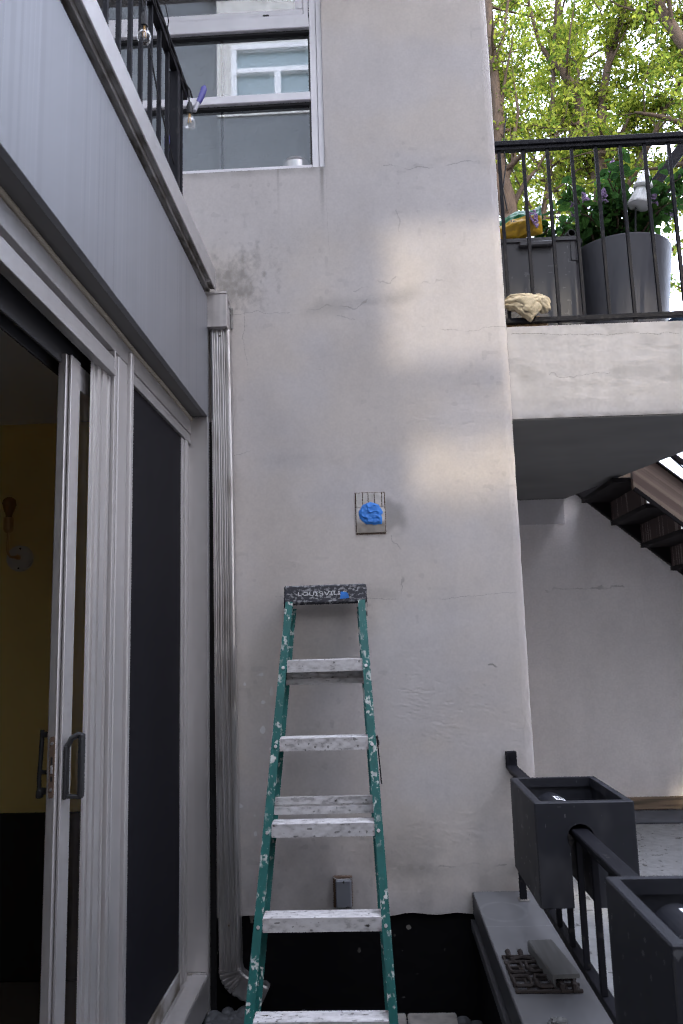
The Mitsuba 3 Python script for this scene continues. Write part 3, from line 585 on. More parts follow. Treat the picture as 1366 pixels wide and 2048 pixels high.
put(L + '__spreader__clip', bar(LP(.30, LW(.3) / 2 + .030, -.01), LP(.335, LW(.33) / 2 + .034, -.01), .006, .012), 'matte_black')
for sd in (-1, 1):
    put(L + '__hinge_bolt', cyl(LP(-.20, sd * (LW(-.2) / 2 + .022), -.03), LP(-.20, sd * (LW(-.2) / 2 + .031), -.03), .009), 'matte_black')
for sd in (-1, 1):
    put(L + '__foot', bar(LP(1.475, sd * (LW(1.47) / 2 + .012), -.034), LP(1.515, sd * (LW(1.5) / 2 + .012), -.034), .046, .078, .004, V(0, -1, 0)), 'matte_black')
tag(L, 'paint spattered green stepladder with silver steps leaning on the grey stucco wall', 'ladder')

put('plaster_crumb', blob((-.372, 3.128, .853), (.011, .006, .014), .4, 2.2, 12, 3, True), 'bag_yellow', smooth=True)
tag('plaster_crumb', 'yellowish dry crumb stuck on the rear crossbar of the ladder', 'crumb')

# ------------------------------------------------------------------ taped vent and socket box on the wall
VP = 'taped_vent'
xs = [-.0735, -.043, -.019, .0085, .041, .0535]
pieces = [cbox(a + .0016, b - .0016, 3.489, 3.505, 2.10, 2.1645, .0012) for a, b in zip(xs[:-1], xs[1:])]
pieces += [cbox(-.0735, .0535, 3.4905, 3.505, 1.986, 2.0995, .0015)]
put(VP + '__plate', cat(pieces), 'vent_plate')
put(VP + '__back_gap', cat([cbox(-.0765, .056, 3.4955, 3.505, 1.981, 2.1675, 0)]), 'rust')
th = np.linspace(0, 2 * math.pi, 97)[:-1]; rr = []
for t in th:
    r = .0525
    if -1.5 < t - 2 * math.pi + .0 < -.35 or False: pass
    c_, s_ = math.cos(t), math.sin(t)
    r = min(r * 1.28, .047 / max(1e-6, -s_) if s_ < 0 else 9, .0485 / c_ if c_ > 0 else 9) if (s_ < 0 and c_ > 0) else (min(r, .047 / -s_) if s_ < 0 else r)
    if math.radians(205) < t < math.radians(262): r *= .93
    rr.append(r + .0012 * math.sin(9 * t))
rr = np.array(rr); rad = np.linspace(0, 1, 30)
def tapefn(U, W):
    i = np.round(W).astype(int) % 96; r = rr[i] * U; x, z = r * np.cos(th[i]), r * np.sin(th[i])
    q = np.stack([x * 42, z * 42, x * 0 + 3], -1)
    rid = 1 - np.abs(meshkit.noise(q * np.array([1, 1, 1]) + 5, 3) - .5) * 2
    rid2 = 1 - np.abs(meshkit.noise(q * 2.1 + 9, 4) - .5) * 2
    fac = np.round(meshkit.noise(q * .8 + 2, 6) * 6) / 6
    h = .0025 * (1 - U ** 8) + (.0055 * rid ** 6 + .003 * rid2 ** 5 + .004 * fac) * (1 - U ** 6)
    return np.stack([-.009 + x, 3.4895 - np.maximum(h, .0006), 2.069 + z], -1)
P, F, _, _ = grid(rad, np.arange(97), tapefn)
put(VP + '__tape', trimesh.Trimesh(P, F, process=False), 'blue_tape', smooth=28)
tag(VP, 'crumpled blue tape patch covering a grooved vent plate on the stucco wall', 'vent')
OB = 'outlet_box'
put(OB + '__case', cbox(-.2165, -.138, 3.485, 3.51, 4.43e-1, .563, .003), 'rust')
put(OB + '__lid', cbox(-.205, -.140, 3.462, 3.4845, .446, .553, .004), 'box_grey')
put(OB + '__hinge', cat([tube([(-.216, 3.48, .562), (-.20, 3.474, .555), (-.145, 3.474, .556)], .0022, 6), tube([(-.143, 3.478, .561), (-.134, 3.48, .548), (-.136, 3.484, .53)], .0018, 6)]), 'steel', smooth=40)
put(OB + '__latch', cat([cbox(-.1745, -.1695, 3.4605, 3.464, .542, .553, .001), cbox(-.166, -.152, 3.4605, 3.463, .450, .4535, .0005)]), 'matte_black')
tag(OB, 'small grey outlet box with closed lid low on the wall behind the ladder', 'outlet')

# ------------------------------------------------------------------ low wall with metal coping, railing, planters
LWK = 'low_wall'
put(LWK + '__core', cbox(.372, .600, -1.4, 3.503, -.02, .4575, 0), 'membrane')
put(LWK + '__coping', cbox(.355, .598, -1.4, 3.497, .458, .493, .002), 'coping_metal')
put(LWK + '__coping__drip_edge', cat([cbox(.3515, .3545, -1.4, 3.495, .408, .4905, .0008)]), 'dark_metal')
put(LWK + '__trim', cat([cbox(.346, .3715, -1.4, 3.494, .375, .388, .001), cbox(.340, .346, -1.4, 3.494, .352, .388, .001), cbox(.354, .3715, 2.985, 3.01, .3885, .407, .001)]), 'dark_metal')
tag(LWK, 'low wall capped with grey sheet metal running below the black railing', 'wall')
RR = 'garden_railing'
put(RR + '__top_rail', cbox(.5165, .5625, -1.2, 3.478, .975, .990, .003), 'black_iron')
put(RR + '__top_rail__web', cbox(.526, .553, -1.2, 3.47, .960, .9745, .001), 'black_iron')
put(RR + '__bottom_rail', cbox(.532, .562, -1.2, 3.49, .596, .620, .002), 'black_iron')
put(RR + '__wall_bracket', cat([cbox(.518, .5635, 3.4785, 3.4985, .975, 1.045, .003), cyl((.541, 3.4745, 1.022), (.541, 3.4785, 1.022), .009)]), 'black_iron')
for k, y in enumerate(np.arange(3.20, .6, -.1655)):
    put(RR + '__picket', cbox(.5315, .5475, y - .008, y + .008, .6205, .9595, .001), 'black_iron')
for y in (3.382, 1.95, .6):
    put(RR + '__post', cbox(.527, .553, y - .013, y + .013, .494, .9595, .002), 'black_iron')
    put(RR + '__post__base', cbox(.520, .560, y - .02, y + .02, .4935, .4985, .001), 'dirty_metal')
tag(RR, 'black metal railing along the low wall on the right', 'railing')
def rail_planter(y0, y1, ylab, label):
    k = num('rail_planter')
    X0, X1, Z0, Z1, w = .418, .692, .785, 1.062, .022
    outer = man(cbox(X0, X1, y0, y1, Z0, Z1, .003))
    cx, cz = .540, .965
    cav = mbox(X0 + w, X1 - w, y0 + w, y1 - w, Z0 + .03, Z1 + .1)
    tun = m3.Manifold.cylinder(y1 - y0 + .2, .052, .052, 40).rotate((-90, 0, 0)).translate((cx, y0 - .1, cz)) + mbox(cx - .052, cx + .052, y0 - .1, y1 + .1, .7, cz)
    slot = m3.Manifold.cylinder(y1 - y0 + .2, .037, .037, 40).rotate((-90, 0, 0)).translate((cx, y0 - .1, cz + .002)) + mbox(cx - .030, cx + .037, y0 - .1, y1 + .1, .6, cz)
    ledge = mbox(X0 + w - .006, X1 - w + .006, y0 + w - .006, y1 - w + .006, Z0 + .03, Z1 - .028)
    body = outer - (cav - tun) - (ledge - tun) - slot
    put(k + '__body', tri(body), 'planter_paint')
    put(k + '__seam', cbox(X0 + .001, X0 + .004, y0 - .0004, y0 + .0005, Z0 + .01, Z1 - .02, 0), 'matte_black')
    a = np.linspace(-.1, .55, 7); ln = []
    for i in range(6):
        for j, yy in enumerate((ylab, ylab + .055)): pass
    lab = [(cx + .0535 * math.sin(t), yy, cz + .0535 * math.cos(t)) for t in a for yy in (ylab, ylab + .06)]
    f = []
    for i in range(6): f += [[2 * i, 2 * i + 1, 2 * i + 3], [2 * i, 2 * i + 3, 2 * i + 2]]
    put(k + '__care_label', trimesh.Trimesh(np.array(lab), f, process=False), 'paper', smooth=True)
    bc = [bar((cx + .0545 * math.sin(t), ylab + .01, cz + .0545 * math.cos(t)), (cx + .0545 * math.sin(t), ylab + .05, cz + .0545 * math.cos(t)), .0014, .0006, 0) for t in (.02, .09, .2, .26, .38)]
    put(k + '__care_label__print', cat(bc), 'print_black')
    tag(k, label, 'planter', 'dark planters saddled over the garden railing')
rail_planter(2.338, 2.748, 2.60, 'dark grey square planter saddled on the railing, the one nearer the stucco wall')
rail_planter(1.292, 1.640, 1.53, 'dark grey square planter cut off by the lower right picture corner')
DT = 'deck_tile'
bt = []
ox, oy, z0 = .366, 2.535, .494
for i in range(6): bt.append(cbox(ox + .002 + i * .036, ox + .010 + i * .036, oy, oy + .27, z0 + .001, z0 + .007, .001))
for j in range(7): bt.append(cbox(ox, ox + .195, oy + j * .0435, oy + .009 + j * .0435, z0, z0 + .008, .001))
put(DT + '__base_grid', cat(bt), 'tile_brown')
def ring(cx, cy, w, h, r=.0055, z=z0 + .012):
    pts = [(cx + w / 2 * math.copysign(abs(math.cos(t)) ** .45, math.cos(t)), cy + h / 2 * math.copysign(abs(math.sin(t)) ** .45, math.sin(t)), z) for t in np.linspace(0, 2 * math.pi, 25)]
    return tube(pts, r, 6, False)
rg = [ring(ox + .030, oy + .06, .05, .07), ring(ox + .092, oy + .055, .045, .08), ring(ox + .028, oy + .16, .042, .075), ring(ox + .088, oy + .165, .05, .07), tube([(ox + .02, oy + .22, z0 + .012), (ox + .06, oy + .235, z0 + .013), (ox + .1, oy + .22, z0 + .012)], .006, 6)]
for x in (.022, .062): rg.append(tube([(ox + x, oy + .245, z0 + .010), (ox + x, oy + .285, z0 + .012)], [.007, .009], 8))
for x in (.13, .165): rg.append(cbox(ox + x, ox + x + .012, oy - .004, oy + .02, z0 + .001, z0 + .026, .002))
put(DT + '__clip_loops', cat(rg), 'tile_brown', smooth=40)
bd = prism_y([(0, 0), (.008, 0), (.008, .022), (.080, .022), (.080, .034), (.004, .034), (0, .030)], 0, .275)
M = trimesh.transformations.rotation_matrix(.085, (0, 0, 1)); bd.apply_transform(M); bd.apply_translation((.4795, 2.556, z0 + .008))
put(DT + '__board', bd, 'board_grey')
tag(DT, 'brown plastic deck tile with one grey composite board left on the coping', 'deck tile')
RG = 'crumpled_rag'
put(RG, blob((.445, 2.335, .503), (.028, .02, .012), .5, 2.5, 5, 3, True), 'board_grey', smooth=True); tag(RG, 'crumpled scrap lying on the metal coping at the bottom edge', 'scrap')

# ------------------------------------------------------------------ balcony on the right, its railing, and what stands on it
BA = 'balcony'
put(BA + '__beam', prism_z([(.647, 3.552), (5.2, 3.63), (5.2, 3.80), (.647, 3.75)], 2.4925, 2.932), 'render')
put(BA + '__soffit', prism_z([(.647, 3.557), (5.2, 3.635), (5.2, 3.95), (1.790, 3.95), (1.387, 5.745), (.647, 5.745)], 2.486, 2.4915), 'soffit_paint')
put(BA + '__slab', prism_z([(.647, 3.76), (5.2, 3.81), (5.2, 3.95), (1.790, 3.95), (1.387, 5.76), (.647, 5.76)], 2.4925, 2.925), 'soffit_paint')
put(BA + '__joint_line', tube([(.650, 3.553, 2.93 - .02 * i) for i in range(22)], [.0035 + .001 * math.sin(i * 2.3) for i in range(22)], 6), 'render')
tag(BA, 'pale rendered balcony slab with thick front edge right of the stucco wall', 'balcony')
BR = 'balcony_railing'
RYb = 3.60
put(BR + '__top_rail', cat([cbox(.65, 4.5, RYb - .024, RYb + .024, 3.866, 3.892, .003), cbox(.65, 4.5, RYb - .015, RYb + .015, 3.848, 3.8655, .001)]), 'black_iron')
put(BR + '__bottom_rail', cbox(.65, 4.5, RYb - .014, RYb + .014, 2.965, 2.989, .002), 'black_iron')
for k in range(30):
    x = .674 + .1162 * k
    put(BR + '__picket', cbox(x - .0075, x + .0075, RYb - .0075, RYb + .0075, 2.9895, 3.8475, .001), 'black_iron')
    if k % 3 == 2: put(BR + '__foot', cbox(x - .008, x + .008, RYb - .008, RYb + .008, 2.928, 2.9645, .001), 'black_iron')
put(BR + '__wire', tube([(.700, 3.62, 3.55), (.684, 3.61, 3.66), (.705, 3.6, 3.78), (.697, 3.59, 3.87), (.706, 3.59, 3.96), (.722, 3.59, 4.04)], .003, 6), 'matte_black', smooth=True)
tag(BR, 'black picket railing along the balcony in front of the grey pots', 'railing')
TB = 'storage_tub'
tb = [(.60, 3.78), (1.055, 3.78), (1.095, 3.82), (1.095, 4.10), (.60, 4.10)]
poly = Polygon(tb).buffer(-.02).buffer(.02)
def tapered(poly, z0, z1, s0, s1):
    m = prism_z(poly, 0, 1); v = m.vertices.copy(); c = np.array(poly.centroid.coords[0]); k = (s0 + (s1 - s0) * v[:, 2])[:, None]
    m.vertices = np.c_[c + (v[:, :2] - c) * k, z0 + (z1 - z0) * v[:, 2]]; return m
put(TB + '__body', tapered(poly, 2.931, 3.462, .955, 1.0), 'tub_plastic')
put(TB + '__rim', tri(man(prism_z(poly.buffer(.010), 3.4625, 3.482)) - man(prism_z(poly.buffer(-.012), 3.45, 3.5))), 'tub_plastic')
put(TB + '__handle', cbox(.775, .945, 3.752, 3.776, 3.432, 3.457, .005), 'tub_plastic')
put(TB + '__corner_line', cat([cbox(1.030, 1.033, 3.7765, 3.783, 3.36, 3.46, 0), cbox(1.030, 1.07, 3.7785, 3.79, 3.356, 3.3595, 0)]), 'matte_black')
put(TB + '__soil', prism_z(poly.buffer(-.014), 3.40, 3.445), 'soil')
tag(TB, 'dark grey plastic storage tub used as a planter behind the balcony railing', 'tub')
PT = 'round_planter'
put(PT + '__body', lathe([(0, 0), (.188, 0), (.194, .004), (.260, .545), (.258, .55), (.246, .55), (.240, .50), (0, .495)], 64, (1.345, 4.02, 2.932)), 'pot_plastic', smooth=40)
put(PT + '__soil', lathe([(.0, .505), (.237, .501)], 40, (1.345, 4.02, 2.932)), 'soil')
tag(PT, 'large round tapered grey planter holding the lilac bush', 'planter')
BP = 'blue_pot'
put(BP, lathe([(0, 0), (.05, 0), (.075, .03), (.09, .11), (.095, .12), (.08, .12), (0, .1)], 32, (1.60, 3.86, 2.932)), 'blue_glaze', smooth=40); tag(BP, 'small dark blue glazed pot at the right end of the balcony floor', 'pot')

# lilac leaves and flowers
def leaf_mesh(pos, direc, nrm, size, col, wide=.62):
    """folded heart-ish leaves: 6 vertices, 4 triangles each"""
    d = direc / (np.linalg.norm(direc, axis=1, keepdims=True) + 1e-9)
    s = np.cross(nrm, d); s /= np.linalg.norm(s, axis=1, keepdims=True) + 1e-9
    n = np.cross(d, s); L_ = size[:, None]
    v = np.stack([pos, pos + d * L_ * .35 + s * L_ * wide * .5 + n * L_ * .10, pos + d * L_ * .75 + s * L_ * wide * .30 + n * L_ * .07, pos + d * L_ - n * L_ * .10,
                  pos + d * L_ * .75 - s * L_ * wide * .30 + n * L_ * .07, pos + d * L_ * .35 - s * L_ * wide * .5 + n * L_ * .10], 1)
    k = len(pos); base = np.arange(k)[:, None] * 6
    f = np.concatenate([base + np.array(t) for t in ([0, 1, 2], [0, 2, 3], [0, 3, 4], [0, 4, 5])])
    return (v.reshape(-1, 3), f), np.repeat(col, 6, axis=0)
def diamonds(pos, direc, nrm, size, col, wide=.55):
    d = direc / (np.linalg.norm(direc, axis=1, keepdims=True) + 1e-9)
    s = np.cross(nrm, d); s /= np.linalg.norm(s, axis=1, keepdims=True) + 1e-9
    n = np.cross(d, s); L_ = size[:, None]
    v = np.stack([pos, pos + d * L_ * .45 + s * L_ * wide * .5 + n * L_ * .08, pos + d * L_, pos + d * L_ * .45 - s * L_ * wide * .5 + n * L_ * .08], 1)
    base = np.arange(len(pos))[:, None] * 4
    return (v.reshape(-1, 3), np.concatenate([base + np.array([0, 1, 2]), base + np.array([0, 2, 3])])), np.repeat(col, 4, axis=0)
def colours(n, r, base, spread):
    t = r.uniform(0, 1, (n, 1)); return np.clip(np.array(base[0]) * (1 - t) + np.array(base[1]) * t + r.normal(0, spread, (n, 1)) * np.array(base[0]), .005, .9)
def shrub(key, cx, cy, z0, tips, r, nleaf, size):
    stems, P, Dn = [], [], []
    for tx_, ty_, tz_ in tips:
        p0 = V(cx + r.normal(0, .03), cy + r.normal(0, .03), z0); p3 = V(tx_, ty_, tz_)
        pts = [p0 + (p3 - p0) * t + V(r.normal(0, .012), r.normal(0, .012), .05 * math.sin(t * 3.1)) for t in np.linspace(0, 1, 7)]
        stems.append(tube(pts, np.linspace(.007, .002, 7), 6))
        for _ in range(nleaf):
            t = r.uniform(.25, 1.03); i = min(5, int(t * 6)); q = pts[i] + (pts[i + 1] - pts[i]) * (t * 6 - i)
            P.append(q + r.normal(0, .022, 3)); Dn.append(V(r.normal(), r.normal(), r.normal(-.25, .6)))
    put(key + '__stem', cat(stems), 'bark', smooth=True)
    P, Dn = np.array(P), np.array(Dn); n = len(P)
    m, c = leaf_mesh(P, Dn, r.normal(0, .6, (n, 3)) + V(0, -.2, .8), r.uniform(.7, 1.15, n) * size, colours(n, r, ((.025, .065, .022), (.07, .16, .035)), .25))
    put(key + '__foliage', m, 'leaf', color=c)
def flower(key, c, d, ln, rad, r):
    ms = []
    ico = trimesh.creation.icosphere(subdivisions=0)
    d = V(*d) / np.linalg.norm(d); a, b_, _ = frame_of(d)
    vs, fs = [], []
    for i in range(110):
        t = r.uniform(0, 1); rr_ = rad * (1 - t * .8) * math.sqrt(r.uniform(.2, 1)); an = r.uniform(0, 6.283)
        o = V(*c) + d * ln * t + a * rr_ * math.cos(an) + b_ * rr_ * math.sin(an)
        fs.append(ico.faces + len(vs) * 12); vs.append(ico.vertices * r.uniform(.0035, .0058) + o)
    put(key + '__flower_cluster', (np.vstack(vs), np.vstack(fs)), 'lilac_flower')
lr = np.random.default_rng(11)
tips = [(lr.uniform(1.03, 1.70), lr.uniform(3.76, 4.2), 0) for _ in range(36)]
tips = [(x, y, 3.80 + .14 * math.exp(-((x - 1.38) / .14) ** 2) + lr.uniform(-.20, .05)) for x, y, _ in tips]
LB = 'lilac_bush'
shrub(LB, 1.32, 4.01, 3.43, tips, lr, 24, .072)
for c, d in (((1.33, 3.96, 3.93), (.1, 0, 1)), ((1.165, 3.9, 3.72), (-.2, 0, 1)), ((1.10, 3.88, 3.66), (-.3, 0, 1)), ((1.24, 3.86, 3.70), (0, -.3, 1)), ((1.47, 3.9, 3.74), (.2, -.2, 1)), ((1.575, 3.9, 3.63), (.5, 0, .8)), ((1.49, 3.86, 3.66), (0, -.4, 1))):
    flower(LB, c, d, .075, .026, lr)
tag(LB, 'lilac bush with dark leaves and purple flower clusters in the round planter', 'lilac')
SB = 'leafy_shrub'
tips2 = [(lr.uniform(.78, 1.10), lr.uniform(3.85, 4.1), lr.uniform(3.52, 3.68)) for _ in range(13)]
shrub(SB, .95, 3.97, 3.42, tips2, lr, 11, .06)
flower(SB, (.843, 3.74, 3.60), (.25, -.1, -1), .085, .028, lr)
tag(SB, 'sparse green shrub with one drooping purple flower in the storage tub', 'shrub')
TO = 'tree_shaped_lamp'
m1 = lathe([(0, 0), (.050, .004), (.053, .012), (.030, .085), (.0, .086)], 32); m2 = lathe([(0, 0), (.040, .003), (.044, .012), (.010, .10), (.004, .104), (0, .105)], 32)
m2.apply_translation((0, 0, .084)); A_ = trimesh.transformations.rotation_matrix(.27, (0, 1, 0))
for m in (m1, m2): m.apply_scale(1.12); m.apply_transform(A_); m.apply_translation((1.390, 3.79, 3.632))
put(TO + '__lower_cone', m1, 'lamp_white', smooth=40); put(TO + '__upper_cone', m2, 'lamp_white', smooth=40)
put(TO + '__stake', tube([(1.373, 3.79, 3.628), (1.36, 3.82, 3.40)], .005, 8), 'matte_black')
tag(TO, 'white lamp of two stacked cones like a small tree, staked in the lilac planter', 'lamp')
# bag of potting soil leaning on the tub
SBg = 'soil_bag'
def bagfn(U, W):
    x = (U - .5) * .34; z = W
    belly = np.sin(np.pi * np.clip(W, 0, 1)) ** .6 * (1 - (2 * np.abs(U - .5)) ** 4)
    return x, z, belly
def bag_part(w0, w1, nx=36, nz=18):
    sides = []
    for sg in (-1, 1):
        def fn(U, W):
            x, z, be = bagfn(U, W); q = np.stack([x * 22, z * 5, x * 0 + sg], -1)
            h = .055 * be + .045 * (meshkit.fbm(q, 3, 2) - .5) * np.minimum(1, be * 2)
            zz_ = .15 * z + .03 * x / .17
            return np.stack([.735 + x, 3.80 + sg * h, 3.478 + zz_ * (.85 + .9 * (x + .05)) + .02 * (x + .17) + .010 * np.sin(x * 38) * z], -1)
        P, F, _, _ = grid(np.linspace(0, 1, nx), np.linspace(w0, w1, nz), fn)
        sides.append(trimesh.Trimesh(P, F if sg < 0 else F[:, ::-1], process=False))
    return cat(sides)
put(SBg + '__body', bag_part(0, .62), 'bag_yellow', smooth=True)
put(SBg + '__top_fold', bag_part(.62, 1.0), 'bag_green', smooth=True)
tm = meshkit.text_mesh('Mix', .017, .0008, True); tm.vertices = np.c_[tm.vertices[:, 0] + .735, 3.738 - tm.vertices[:, 2], tm.vertices[:, 1] + 3.545]
put(SBg + '__print', tm, 'print_black')
tag(SBg, 'yellow and green bag of potting mix lying on the storage tub', 'bag')
HP = 'black_pipe_end'
put(HP, tri(man(cyl((1.045, 3.785, 3.505), (1.02, 3.90, 3.50), .022, 24)) - man(cyl((1.046, 3.78, 3.505), (1.03, 3.86, 3.503), .017, 24))), 'matte_black', smooth=35); tag(HP, 'open end of a short black pipe on the tub rim', 'pipe')
# sack pushed through the pickets and its lower half on the slab edge
SK = 'burlap_sack'
def cloth(center, radii, seed, dirs, sub=5):
    m = trimesh.creation.icosphere(subdivisions=sub); v = m.vertices.copy()
    w = meshkit.fbm(v * 1.6 + seed, 3, seed) * 2.2
    r = 1 + .55 * (meshkit.fbm(v * 1.3 + seed * 3, 2, seed + 1) - .5)
    for (dx, dy, dz), fr_, am in dirs:
        r += am * (np.abs(np.sin((v @ np.array([dx, dy, dz])) * fr_ + w * 2.4)) ** .6 - .6)
    m.vertices = v * r[:, None] * np.array(radii) + np.array(center); return m
s1 = cloth((.738, 3.580, 3.058), (.086, .042, .044), 4, (((.35, .2, 1), 5.5, .20), ((1, .1, -.4), 8.0, .09)))
v = s1.vertices; pull = np.clip(1 - np.abs(v[:, 0] - .765) / .075, 0, 1) * np.clip((3.065 - v[:, 2]) / .03, 0, 1.3) * (v[:, 1] < 3.585)
v[:, 2] -= .046 * pull; v[:, 1] -= .012 * pull; s1.vertices = v
s1b = cloth((.822, 3.576, 3.050), (.042, .026, .040), 9, (((1, 0, .8), 4, .16), ((.3, .2, 1), 7, .07)))
v = s1b.vertices; v[:, 2] += .5 * (v[:, 0] - .82) * -.6; s1b.vertices = v
put(SK + '__folded_top', cat([s1, s1b]), 'burlap', smooth=True)
s2 = blob((.765, 3.645, 2.966), (.10, .035, .050), .15, 2.4, 6, 4); v = s2.vertices; v[:, 1] += .007 * np.sin(v[:, 0] * 190) ; s2.vertices = v
put(SK + '__lower_half', s2, 'burlap_brown', smooth=True)
tag(SK, 'crumpled beige sack folded over the bottom rail beside the stucco wall', 'sack')
UH = 'slanted_handrail'
put(UH + '__upper_bar', bar((1.46, 3.99, 3.745), (2.5, 3.99, 5.05), .045, .055, .003), 'black_iron')
put(UH + '__lower_bar', bar((1.53, 4.05, 3.72), (2.5, 4.05, 4.92), .02, .03, .002), 'black_iron')
put(UH + '__post', cbox(2.36, 2.40, 3.97, 4.01, 2.93, 4.86, .002), 'black_iron')
tag(UH, 'dark slanted handrail rising to the right behind the balcony railing', 'handrail')

# ------------------------------------------------------------------ below the balcony: rear wall, board, steps
BW = 'rear_wall'
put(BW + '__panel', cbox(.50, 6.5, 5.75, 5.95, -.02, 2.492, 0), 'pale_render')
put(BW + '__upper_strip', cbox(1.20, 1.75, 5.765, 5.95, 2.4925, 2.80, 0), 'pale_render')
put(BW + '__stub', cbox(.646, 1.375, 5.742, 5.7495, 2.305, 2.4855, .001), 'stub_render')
tag(BW, 'plain rendered wall under the balcony behind the steps', 'wall')
WB = 'timber_board'
put(WB, cbox(.70, 4.2, 5.700, 5.748, .345, .420, .004), 'old_wood'); tag(WB, 'weathered timber board along the foot of the rear wall', 'board')
put('slate_strip', cbox(.66, 1.985, 5.35, 5.698, .331, .343, .003), 'dark_blue_grey'); tag('slate_strip', 'thin dark blue grey strip along the foot of the rear wall', 'paving')  # thin strip, darker than the patio it lies on
ST = 'outdoor_stairs'
def stringer(y0, y1, xa, xb, top=.28):
    zf = lambda x: 2.505 - .862 * (x - 1.47)
    return prism_y([(xa, zf(xa)), (xb, zf(xb)), (xb, zf(xb) + top), (xa, zf(xa) + top)], y0, y1)
put(ST + '__near_stringer', stringer(4.885, 4.925, 1.600, 3.85), 'stair_brown')
put(ST + '__near_stringer__edge', cat([bar((1.600, 4.880, 2.505 - .862 * .13 - .004), (3.85, 4.880, 2.505 - .862 * 2.38 - .004), .016, .022, .001), bar((1.602, 4.875, 2.505 - .862 * .132 + .284), (3.85, 4.875, 2.505 - .862 * 2.38 + .284), .030, .012, .001)]), 'stair_black')
put(ST + '__far_stringer', stringer(5.69, 5.73, 1.420, 3.85), 'stair_black')
for k in range(11):
    x, z = 1.492 + .1935 * k, 2.452 - .1668 * k
    put(ST + '__tread', cbox(x - .005, x + .215, 4.93, 5.688, z - .012, z + .018, .002), 'stair_black')
    put(ST + '__riser', cbox(x + .200, x + .206, 4.965, 5.688, z - .149, z - .0125, 0), 'stair_riser')
put(ST + '__handrail', cat([bar((1.70, 4.90, 2.73), (3.9, 4.90, 2.73 - .862 * 2.2), .022, .030, .002), tube([(1.60, 4.9, 2.80), (1.80, 4.9, 2.63), (2.4, 4.9, 2.0)], .005, 6)]), 'stair_black')
tag(ST, 'dark metal outdoor stairs seen from below under the balcony', 'stairs')

# ------------------------------------------------------------------ building across the yard (behind the viewer, seen in the window glass)
OP = 'opposite_building'
op = []
def facade(x0, x1, z0, z1, holes, y0, y1):
    p = sbox(x0, z0, x1, z1)
    for h in holes: p = p.difference(sbox(*h))
    return [prism_y(g, y0, y1) for g in getattr(p, 'geoms', [p])]
wins = [(-2.04, 10.02, -.10, 11.15), (.9, 10.02, 2.8, 11.15), (-2.04, 6.8, -.10, 8.0), (.9, 6.8, 2.8, 8.0)]
put(OP + '__wall', cat(facade(-2.28, 4.825, 9.9, 12.1, wins, -4.8, -4.5)), 'facade_white')
put(OP + '__clad_band', cat(facade(-2.28, 4.825, 8.4, 9.895, wins, -4.8, -4.53)), 'facade_blue')
put(OP + '__lower_wall', cat(facade(-2.28, 4.825, 3.6, 8.395, wins, -4.8, -4.52)), 'facade_white')
put(OP + '__ground_floor', cat(facade(-2.28, 4.825, 0, 3.595, [], -4.8, -4.51)), 'dull_brick')
put(OP + '__side_wing', cat([cbox(-9, -2.285, -6.5, -4.62, 0, 12.4, 0)]), 'facade_blue')
put(OP + '__cornice', cbox(-2.5, 4.9, -4.9, -4.38, 12.105, 12.75, .02), 'white_paint')
put(OP + '__body', cat([cbox(-2.28, 4.82, -6.5, -5.4, 0, 12.7, 0), cbox(4.6, 4.82, -5.4, -4.801, 0, 12.1, 0)]), 'facade_white')
for x0, z0, x1, z1 in wins:
    w = num(OP + '__window'); zm = z0 + (z1 - z0) * .55; xm = x0 + (x1 - x0) * .36
    put(w, cat([cbox(x0, x1, -4.60, -4.47, z1 - .09, z1, .005), cbox(x0, x1, -4.60, -4.47, z0, z0 + .07, .005), cbox(x0, x0 + .08, -4.60, -4.472, z0 + .07, z1 - .09, .005), cbox(x1 - .08, x1, -4.60, -4.472, z0 + .07, z1 - .09, .005),
                cbox(x0 + .08, x1 - .08, -4.59, -4.48, zm, zm + .09, .004), cbox(xm, xm + .1, -4.59, -4.482, z0 + .07, zm, .004)]), 'white_paint')
    put(w + '__pane', cbox(x0 + .08, x1 - .08, -4.58, -4.57, z0 + .07, z1 - .09, 0), 'far_pane')
# unseen wing added to mask the sun; openings and slats shape its patches
lo = [(4.90, 8.58, 6.75, 10.12), (5.8, 6.75, 6.62, 7.50), (6.80, 7.38, 7.6, 7.56), (8.14, 8.62, 8.90, 8.98)]
put(OP + '__right_wing', cat(facade(4.83, 9.2, 0, 12.6, lo, -4.60, -4.5)), 'dull_brick')
for z0, z1, x0, x1 in ((8.62, 8.66, 4.9, 6.8), (8.71, 8.74, 4.9, 6.8), (9.03, 9.06, 4.9, 6.8), (9.11, 9.14, 4.9, 6.8), (9.20, 9.36, 4.9, 5.46), (10.06, 10.09, 4.9, 6.8)):
    put(OP + '__louvre_slat', cbox(x0 - .02, x1, -4.575, -4.525, z0, z1, .003), 'old_wood')
put(OP + '__louvre_post', cbox(4.9, 4.99, -4.58, -4.52, 8.57, 9.2, .003), 'old_wood')
tag(OP, 'tall pale building across the yard mirrored in the upper left window, plus an added sun mask wing', 'building')

